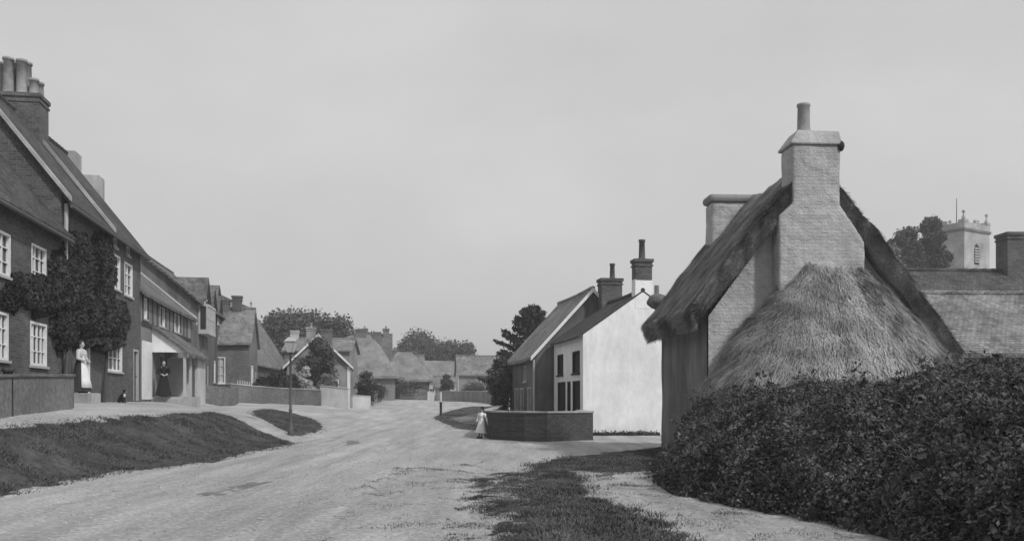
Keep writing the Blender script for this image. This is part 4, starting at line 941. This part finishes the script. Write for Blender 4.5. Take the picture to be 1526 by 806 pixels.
def pine():
    Y = 60; x = X_at(792, Y); zt = Z_at(462, Y); t = empty('pine_tree', (x, Y, .2)); tag(t, 'ragged dark pine with jutting branches behind the gabled cottage roof', 'tree'); random.seed(5)
    m = MB(); m.tube([(0, 0, -.4), (0, 0, zt - .4)], [.22, .04], 8); Q = []
    for i in range(62):
        f = i / 61; z = 1.2 + (zt - 1.5) * f; L_ = (2.9 * (1 - f) ** .7 + .35) * random.uniform(.8, 1.15); a_ = i * 2.4; d = Vector((math.cos(a_), math.sin(a_), .28 + .3 * f)).normalized()
        e_ = d * L_ + Vector((0, 0, z)); m.tube([(0, 0, z), (e_ + Vector((0, 0, z))) / 2 - Vector((0, 0, .08)), e_], [.05, .03, .012], 5)
        n = 330; s_ = rng.uniform(.3, 1.08, n)[:, None]; P_ = np.array((0, 0, z)) + s_ * (np.array(e_) - np.array((0, 0, z))) + rng.normal(size=(n, 3)) * (.05 + .11 * (1.1 - s_)); P_[:, 2] += .05
        Q.append(leaf_quads(P_, .11, None, 1, 2.2))
    m.build('trunk', M['bark'], t); quads('crown', np.concatenate(Q), M['leaf_dark'], t)
pine()
def creeper():
    t = empty('wall_creeper', (fX(29), 29, 1.4)); tag(t, 'dark overgrown creeper covering the fronts of the two brick houses', 'climbing plant')
    Q = []; bx, by, bz = t.location
    Yf = lambda px_: 12460 / (525 - px_)
    nrm = np.array((1, .17, 0)) / UL
    for (px_, py_, rx, ry, n, dp) in [(62, 440, 36, 30, 9000, .3), (100, 425, 34, 48, 12000, .4), (142, 405, 30, 46, 9000, .35), (135, 470, 46, 38, 13000, .5), (168, 478, 19, 34, 5000, .4), (30, 432, 24, 24, 4500, .2), (112, 372, 22, 26, 4000, .25), (92, 490, 18, 34, 4500, .35), (140, 512, 38, 12, 4000, .5), (84, 400, 14, 22, 2000, .2), (150, 370, 16, 24, 2200, .2), (14, 448, 16, 16, 1500, .12)]:
        a_ = rng.uniform(0, 6.283, n); r = np.sqrt(rng.uniform(0, 1.0, n)) * (1 + .16 * np.sin(a_ * 5 + px_) + .1 * np.sin(a_ * 11))
        PX = px_ + rx * r * np.cos(a_); PY = py_ + ry * r * np.sin(a_); keep = PX < 186
        keep &= ~((PX > 131) & (PX < 138.5) & (PY > 392) & (PY < 432) & (rng.uniform(0, 1, n) < .93)); keep &= ~((PX > 46) & (PX < 70) & (PY > 362) & (PY < 408)); keep &= ~((PX > 164) & (PY < 436)); keep &= ~((PX > 118) & (PX < 134) & (PY > 512))
        PX, PY = PX[keep], PY[keep]; Yv = 12460 / (525 - PX); z = EYE + (HY - PY) / F * Yv
        off = rng.uniform(.01, dp, len(PX)) * np.clip(1.15 - r[keep] ** 3, .15, 1)
        P_ = np.stack([-8.9 - .17 * Yv, Yv, z], 1) + nrm * off[:, None] - np.array((bx, by, bz))
        Q.append(leaf_quads(P_, .1, nrm * .8, .8, 1.3))
    quads('foliage', np.concatenate(Q), M['leaf_dark'], t)
    for (Ya, s_) in ((28.9, 0), (28.6, .3), (33.2, .1)):
        m = MB(); m.tube([(fX(Ya) + .12 - bx, Ya - by, -.1), (fX(Ya) + .16 - bx, Ya + .1 - by, 1.3), (fX(Ya) + .1 - bx, Ya + .3 + s_ - by, 2.6), (fX(Ya + 1) + .1 - bx, Ya + 1 + s_ - by, 3.6)], [.07, .06, .05, .03], 7); m.build('stem', M['bark'], t)
creeper()
# bramble hedge in the right foreground
HP = [(2.45, 15.2), (2.6, 17), (3.4, 20.5), (4.1, 23.0), (4.8, 23.0), (4.6, 21.6), (7.4, 19.6), (11, 21), (13, 28.5), (26, 28.5), (26, 2), (8, 2), (5.4, 5.4), (4.45, 8.2), (3.95, 10.4), (3.4, 12.3), (2.85, 13.8)]
def hedge_h(x, y):
    d = pdist(x, y, HP)
    if d <= 0: return -.1
    top = 1.6 + .38 * sm((x / max(y, 4) - .36) / .16) + .1 * sm((y - 16) / 6) + .4 * noise.noise(Vector((x * .5, y * .5, 3))) + .34 * noise.noise(Vector((x * 1.3, y * 1.3, 5)))
    if 8.2 < y < 14: top -= 0
    if y < 17: top -= .25 * sm((4.6 + (15 - y) * .28 - x) / 2.2)
    top = min(top, 1.36 + .036 * y + .1 * noise.noise(Vector((x * 1.9, y * 1.9, 15))))
    wd_ = 3.3 if y < 17 else 3.3 - 1.8 * sm((y - 17) / 3)
    return top * (1 - (1 - min(1, d / wd_)) ** 2.2) ** .62 + .17 * noise.noise(Vector((x * 3.2, y * 3.2, 7)))
def hedge():
    t = empty('bramble_hedge', (6, 14, 0)); tag(t, 'overgrown dark bramble hedge filling the right foreground before the thatched cottage', 'hedge')
    core = MB(); st_ = .25; idx = {}  # solid inner core, added to block light behind the leaves
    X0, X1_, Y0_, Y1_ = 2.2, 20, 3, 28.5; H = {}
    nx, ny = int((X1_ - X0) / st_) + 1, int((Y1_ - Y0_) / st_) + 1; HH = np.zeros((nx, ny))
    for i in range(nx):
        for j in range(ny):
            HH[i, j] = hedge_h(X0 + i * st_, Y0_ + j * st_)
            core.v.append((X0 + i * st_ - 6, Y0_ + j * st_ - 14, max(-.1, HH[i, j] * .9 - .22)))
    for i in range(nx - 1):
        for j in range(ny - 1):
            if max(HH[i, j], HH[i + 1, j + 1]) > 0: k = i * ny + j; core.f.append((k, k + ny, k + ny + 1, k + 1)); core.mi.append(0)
    # leaves: denser where near and where steep
    P_ = []; N_ = []; gx, gy = np.gradient(HH, st_)
    def samp(n, box_, thick=.4):
        x = rng.uniform(box_[0], box_[1], n); y = rng.uniform(box_[2], box_[3], n)
        fi, fj = (x - X0) / st_, (y - Y0_) / st_; i = np.clip(fi.astype(int), 0, nx - 2); j = np.clip(fj.astype(int), 0, ny - 2); u, v_ = fi - i, fj - j
        bl = lambda A_: A_[i, j] * (1 - u) * (1 - v_) + A_[i + 1, j] * u * (1 - v_) + A_[i, j + 1] * (1 - u) * v_ + A_[i + 1, j + 1] * u * v_
        h = bl(HH); sx, sy = bl(gx), bl(gy); slope = np.sqrt(1 + sx ** 2 + sy ** 2)
        dens = slope / 4.5 * np.clip((16 / np.hypot(x, y)) ** 1.2, .25, 1.4)
        k = (h > .02) & (rng.uniform(0, 1, n) < dens) & (np.abs(x) < .62 * y + .6)
        nr = np.stack([-sx, -sy, np.ones_like(sx)], 1) / slope[:, None]; dpt = rng.uniform(-.06, 1, n) ** 1
        dpt = np.where(dpt > 0, dpt ** 2 * thick, dpt)
        p = np.stack([x, y, h], 1) - nr * dpt[:, None]
        P_.append(p[k]); N_.append(nr[k])
    samp(2300000, (2.2, 14, 3, 23.2)); samp(120000, (8, 20, 15, 28.5))
    random.seed(12)
    for k in range(900):
        y = random.uniform(6, 22.5); x = random.uniform(2.6, min(12.5, .6 * y)); h = hedge_h(x, y)
        if h < .3: continue
        a_ = random.uniform(0, 6.28); L_ = random.uniform(.12, .42); n = int(18 + 40 * L_); f = rng.uniform(0, 1, n)
        P_.append(np.stack([x + math.cos(a_) * L_ * f * .6, y + math.sin(a_) * L_ * f * .6, h - .1 + L_ * (.95 * np.sin(f * 1.9))], 1) + rng.normal(size=(n, 3)) * .03); N_.append(np.tile((0., 0., 1.), (n, 1)))
    P_ = np.concatenate(P_); N_ = np.concatenate(N_); P_[:, 2] = np.maximum(P_[:, 2], .02)
    print('HEDGE LEAVES', len(P_))
    off = np.array((6, 14, 0)); Q = leaf_quads(P_ - off, np.where(rng.uniform(0, 1, len(P_)) < .12, .06, .034), N_ * .4, 1.0, 1.7)
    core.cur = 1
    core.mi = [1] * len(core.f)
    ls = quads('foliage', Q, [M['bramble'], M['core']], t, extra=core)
    # arching stems and pale dry stalks
    m = MB(); random.seed(3)
    for k in range(420):
        while 1:
            y = random.uniform(7, 21); x = random.uniform(2.6, min(12, .6 * y)); h = hedge_h(x, y)
            if h > .5: break
        a_ = random.uniform(0, 6.28); L_ = random.uniform(.35, .95); pts = []
        for q in range(6):
            f = q / 5; pts.append((x + math.cos(a_) * L_ * f * .6 - 6, y + math.sin(a_) * L_ * f * .6 - 14, h - .25 + (.2 * math.sin(f * 2.6) + .35 * f) * L_ + random.gauss(0, .02)))
        m.tube(pts, [.004, .004, .0035, .003, .002, .0015], 4, False)
    for (px_, py0, py1, Y) in [(1112, 700, 612, 16.5), (1150, 690, 630, 15.8), (1144, 705, 660, 15), (1178, 668, 640, 16), (1252, 760, 738, 12), (1085, 660, 630, 17), (1200, 640, 600, 17)]:
        x = X_at(px_, Y); z0, z1 = Z_at(py0, Y), Z_at(py1, Y); m.tube([(x - 6, Y - 14.75, z0), (x - 6 + .05, Y - 14.8, (z0 + z1) / 2), (x - 6 + .02, Y - 14.78, z1)], [.007, .006, .004], 5)
    tag(m.build('stems', M['stem'], t), kind='stuff')
hedge()
# nettles and weeds at the foot of the white house and along the hedge foot
wd = []
for k in range(2600):
    s_ = random.random(); x, y = 2.95 + 3.2 * s_, 38.85 + .3 * s_ + random.gauss(0, .08); wd.append((x, y, abs(random.gauss(0, .07))))
for k in range(1800): s_ = random.random(); x, y = 3.0 + 1.3 * s_ + random.gauss(0, .15), 18 + 5 * s_; wd.append((x, y, abs(random.gauss(0, .2))))
q = quads('weeds', leaf_quads(np.array(wd), .06, None, 1), M['leaf']); tag(q, 'low weeds along the foot of the white gable', 'weeds', kind='stuff')

# ------------------------------------------------------------------ lamp post, small posts
def lamp():
    x, y = X_at(433, 35.4), 35.4; z = terr(x, y, False); t = empty('lamp_post', (x, y, z)); tag(t, 'iron street lamp post with pale glass lantern on the small grass bank', 'street lamp')
    H = Z_at(501, y) - z
    m = MB(); m.lathe([(.12, -.2), (.12, .25), (.09, .3), (.065, .5), (.06, .9), (.08, .95), (.05, 1.0), (.038, H - .75), (.07, H - .73), (.05, H - .66), (.03, H - .6)], (0, 0, 0), 12); m.build('post', M['iron'], t, smooth=True)
    m = MB(); m.tube([(-.3, 0, H - .8), (.3, 0, H - .8)], .018, 6); m.build('ladder_bar', M['iron'], t)
    f = MB(); b_, tp = .1, .19; z0, z1 = H - .58, H - .2
    for (sx, sy) in ((-1, -1), (1, -1), (1, 1), (-1, 1)): f.tube([(sx * b_, sy * b_, z0), (sx * tp, sy * tp, z1)], .014, 5)
    f.box(-b_ - .01, b_ + .01, -b_ - .01, b_ + .01, z0 - .02, z0); f.box(-tp - .02, tp + .02, -tp - .02, tp + .02, z1, z1 + .02); lo = f.build('lantern', M['dull_paint'], t)
    g = MB(); g.add([(sx * b_ * .96, sy * b_ * .96, z0) for sx, sy in ((-1, -1), (1, -1), (1, 1), (-1, 1))] + [(sx * tp * .96, sy * tp * .96, z1) for sx, sy in ((-1, -1), (1, -1), (1, 1), (-1, 1))], [(0, 1, 5, 4), (1, 2, 6, 5), (2, 3, 7, 6), (3, 0, 4, 7)]); g.build('glass', M['plaster_light'], lo)
    c = MB(); c.add([(sx * (tp + .02), sy * (tp + .02), z1 + .02) for sx, sy in ((-1, -1), (1, -1), (1, 1), (-1, 1))] + [(sx * .06, sy * .06, z1 + .17) for sx, sy in ((-1, -1), (1, -1), (1, 1), (-1, 1))], [(0, 1, 5, 4), (1, 2, 6, 5), (2, 3, 7, 6), (3, 0, 4, 7), (4, 5, 6, 7)]); c.ball((0, 0, z1 + .21), .05, 8, 6); c.build('lantern_cap', M['dull_paint'], lo)
lamp()
def post(name, label, x, y, h, r, mat, group=None):
    z = terr(x, y, False); m = MB(); m.lathe([(r * 1.1, -.2), (r, 0), (r * .9, h - .1), (r * 1.25, h - .09), (r * 1.1, h - .02), (r * .3, h)], (0, 0, 0), 10)
    o = m.build(name, mat, smooth=True); o.location = (x, y, z); tag(o, label, 'post', group)
post('bollard', 'short dark post at the edge of the small grass island', *ground_pt(657, 621), 1.0, .09, M['dark_wood'])
post('gate_post', 'dark wooden gate post in the garden wall at the left edge', X_at(12, 20.6), 20.6, 1.05, .11, M['dark_wood'])
m = MB(); m.box(-.7, .7, -.35, .35, -.3, .3); o = m.build('doorstep', M['stone'], bevel=.02); o.location = (fX(29.5) + .43, 29.55, 1.4); o.rotation_euler = (0, 0, UANG); tag(o, 'worn stone doorstep under the creeper of the tall brick house', 'doorstep')

# ------------------------------------------------------------------ people
def remesh(o, v=.008):
    r = o.modifiers.new('remesh', 'REMESH'); r.mode = 'VOXEL'; r.voxel_size = v; r.use_smooth_shade = True
    s_ = o.modifiers.new('smooth', 'SMOOTH'); s_.iterations = 3; s_.factor = .5
def hand(m, wrist, d, curl=.5, side=1, s=1):
    """palm, four fingers and a thumb from the wrist in direction d"""
    d = Vector(d).normalized(); up = Vector((0, 1, 0)) if abs(d.y) < .8 else Vector((0, 0, 1)); a_ = d.cross(up).normalized(); n_ = a_.cross(d).normalized()
    w_ = Vector(wrist); pc = w_ + d * .045 * s
    m.tube([w_, w_ + d * .03 * s, w_ + d * .085 * s], [.022 * s, .032 * s, .034 * s], 10, sq=.5)
    for k, (o_, L_) in enumerate(((-.026, .062), (-.009, .074), (.009, .07), (.025, .055))):
        b_ = w_ + d * .08 * s + a_ * o_ * s; k1 = b_ + d * L_ * .5 * s + n_ * curl * .01 * s; k2 = k1 + (d * (1 - curl) + n_ * curl).normalized() * L_ * .5 * s
        m.tube([b_, k1, k2], [.0085 * s, .008 * s, .0065 * s], 7)
    th = w_ + d * .02 * s - a_ * .026 * s * side; m.tube([th, th + (d * .6 - a_ * side * .7).normalized() * .035 * s, th + (d * .9 - a_ * side * .3).normalized() * .06 * s], [.011 * s, .0095 * s, .007 * s], 7)
def person(label, x, y, z, rz, h, top, skirt, apron=None, hair='hair', arms=None, lean=0, hat=False, skirt_z=.04, leg='boot'):
    """arms: ((elbow, hand) right, (elbow, hand) left) in body units where standing height is 1.6; faces local -Y"""
    t = empty('person', (x, y, z), rz); t.rotation_euler = (0, lean, rz); k = h / 1.6; t.scale = (k, k, k); tag(t, label, 'person')
    arms = arms or (((-.25, -.02, 1.06), (-.1, -.2, .98)), ((.25, -.02, 1.06), (.08, -.2, 1.0)))
    b = MB()
    b.ball((0, -.005, 1.49), (.072, .09, .105)); b.ball((0, -.03, 1.435), (.05, .06, .05)); b.tube([(0, .01, 1.28), (0, 0, 1.4)], [.055, .048], 10)
    b.tube([(0, -.088, 1.505), (0, -.108, 1.475), (0, -.09, 1.465)], [.01, .016, .012], 6)          # nose
    for s_ in (-1, 1): b.ball((s_ * .074, 0, 1.485), (.012, .02, .03), 8, 6); b.ball((s_ * .03, -.078, 1.505), (.014, .01, .009), 8, 6)
    b.tube([(0, 0, .85), (0, 0, 1.05), (0, 0, 1.2), (0, 0, 1.3)], [.13, .105, .13, .09], 12, sq=.75)
    for s_, (el, hd) in zip((-1, 1), arms):
        sh = (s_ * .165, .0, 1.28); b.tube([(0, 0, 1.27), sh], [.07, .055], 8); b.tube([sh, el], [.048, .038], 10); b.tube([el, hd], [.038, .024], 10); b.ball(el, .038)
        hand(b, hd, Vector(hd) - Vector(el), .55, s_)
    for s_ in (-1, 1):
        b.tube([(s_ * .085, 0, .86), (s_ * .085, -.01, .47), (s_ * .08, .01, .1)], [.085, .058, .038], 10); b.tube([(s_ * .08, .03, .04), (s_ * .085, -.13, .03)], [.038, .03], 8)
    bo = b.build('body', M['skin'], t); remesh(bo, .007)
    e_ = MB()
    for s_ in (-1, 1): e_.ball((s_ * .03, -.087, 1.506), (.011, .006, .006), 8, 6)
    e_.tube([(-.024, -.094, 1.443), (0, -.1, 1.44), (.024, -.094, 1.443)], [.004, .006, .004], 5); e_.build('face_features', M['boot'], bo)
    c = MB(); c.tube([(0, 0, .98), (0, 0, 1.06), (0, -.01, 1.2), (0, 0, 1.3), (0, 0, 1.36)], [.135, .128, .168, .155, .062], 16, sq=.78)
    for s_, (el, hd) in zip((-1, 1), arms):
        sh = Vector((s_ * .165, 0, 1.275)); el = Vector(el); hd = Vector(hd); c.ball(sh, .075); c.tube([sh, (sh + el) / 2, el], [.078, .075, .052], 10); c.ball(el, .052); c.tube([el, el + (hd - el) * .92], [.052, .034], 10)
    co = c.build('blouse', M[top], t); remesh(co, .01)
    s_ = MB(); s_.lathe([(.34, skirt_z), (.335, skirt_z + .02), (.28, .35), (.22, .65), (.17, .9), (.135, 1.0), (.132, 1.03)], (0, .02, 0), 48, 1, .85, .05, 11); s_.build('skirt', M[skirt], t, smooth=True)
    if apron:
        a_ = MB(); n = 14; V = []
        for (r, zz) in ((.355, .16), (.3, .4), (.24, .66), (.185, .9), (.15, 1.0), (.16, 1.12), (.17, 1.25)):
            sp = 1.0 if zz < 1.01 else .6
            for i in range(n + 1):
                an = -math.pi / 2 + (i / n - .5) * 2.0 * sp; rr = r * (1 + .03 * math.sin(i * 2.2) * (1.1 - zz)); V.append((rr * math.cos(an), rr * math.sin(an) * .87 + .01, zz))
        Fc = [(j * (n + 1) + i, j * (n + 1) + i + 1, (j + 1) * (n + 1) + i + 1, (j + 1) * (n + 1) + i) for j in range(6) for i in range(n)]; a_.add(V, Fc); ao = a_.build('apron', M[apron], t, smooth=True)
        sd_ = ao.modifiers.new('thick', 'SOLIDIFY'); sd_.thickness = .008
    hr = MB(); hr.ball((0, .022, 1.525), (.084, .092, .092)); hr.ball((0, .085, 1.56), (.045, .045, .04)); hr.ball((-.05, .02, 1.5), (.035, .07, .06)); hr.ball((.05, .02, 1.5), (.035, .07, .06)); ho = hr.build('hair', M[hair], t); remesh(ho, .01)
    if hat:
        q = MB(); q.lathe([(.17, 0), (.17, .012), (.085, .02), (.08, .08), (.05, .1), (.01, .105)], (0, .01, 1.57), 20); q.build('hat', M['cloth_black'], t, smooth=True)
    f = MB()
    for q in (-1, 1): f.tube([(q * .08, .04, .045), (q * .085, -.06, .045), (q * .088, -.16, .03)], [.045, .045, .03], 10); f.tube([(q * .08, .02, .04), (q * .08, .01, .3)], [.046, .05], 10)
    f.build('boots', M[leg], t, smooth=True)
    return t
person('woman in a long white apron over a dark skirt standing at the creeper-hung doorway', X_at(121, 29.3), 29.3, 1.70, R(88), 1.62, 'cloth_pale', 'cloth_dark', 'cloth_white')
person('woman in a black dress standing under the lean-to porch', X_at(244, 41.6), 41.6, 1.63, R(35), 1.58, 'cloth_black', 'cloth_black', None, arms=(((-.27, .04, 1.07), (-.13, -.12, .99)), ((.27, .04, 1.07), (.13, -.12, 1.0))))
person('child in a white dress leaning against the left end of the curved brick wall', X_at(715, 36.3), 36.3, .0, R(-30), 1.18, 'cloth_white', 'cloth_white', None, lean=R(6), hat=True, skirt_z=.3, arms=(((-.24, .03, 1.04), (-.16, -.17, .92)), ((.26, .06, 1.08), (.36, .02, .9))))
def dog():
    x, y = X_at(183, 33.4), 33.4; t = empty('dog', (x, y, terr(x, y)), R(60)); tag(t, 'small black dog with white chest sitting before the tall brick house', 'dog')
    b = MB(); b.tube([(0, .14, .1), (0, .08, .16), (0, -.02, .26), (0, -.06, .33)], [.085, .1, .085, .055], 12); b.tube([(0, -.06, .32), (0, -.08, .4)], [.05, .045], 10); b.ball((0, -.09, .42), (.055, .065, .052)); b.tube([(0, -.12, .41), (0, -.19, .395)], [.032, .022], 8)
    for s_ in (-1, 1):
        b.tube([(s_ * .05, -.04, .26), (s_ * .05, -.06, .12), (s_ * .05, -.07, .02)], [.035, .022, .018], 8); b.ball((s_ * .05, -.09, .018), (.022, .035, .016)); b.ball((s_ * .075, .1, .09), (.04, .075, .07)); b.tube([(s_ * .085, .09, .06), (s_ * .085, .13, .02), (s_ * .08, .02, .016)], [.03, .022, .018], 8)
        b.tube([(s_ * .035, -.08, .455), (s_ * .055, -.07, .49), (s_ * .06, -.075, .46)], [.02, .012, .006], 6)
    b.tube([(0, .2, .06), (0, .3, .04), (.06, .36, .05)], [.022, .016, .008], 8); bo = b.build('body', M['fur'], t); remesh(bo, .006)
    c = MB(); c.ball((0, -.085, .27), (.045, .04, .085)); c.ball((0, -.178, .392), (.022, .022, .018)); c.build('white_chest', M['fur_white'], t, smooth=True)
dog()

# ------------------------------------------------------------------ haze
m = MB(); m.box(-720, 720, -80, 1040, -1.2, 32); hz = m.build('haze', []); tag(hz, 'thin summer haze over the village', 'haze', kind='stuff')
hm = bpy.data.materials.new('haze'); hm.use_nodes = True; n = hm.node_tree; n.nodes.remove(n.nodes['Principled BSDF'])
pv = n.nodes.new('ShaderNodeVolumePrincipled'); pv.inputs['Color'].default_value = (.95, .95, .95, 1); pv.inputs['Density'].default_value = .0013; pv.inputs['Anisotropy'].default_value = .2
n.links.new(pv.outputs[0], n.nodes['Material Output'].inputs['Volume']); hz.data.materials.append(hm)
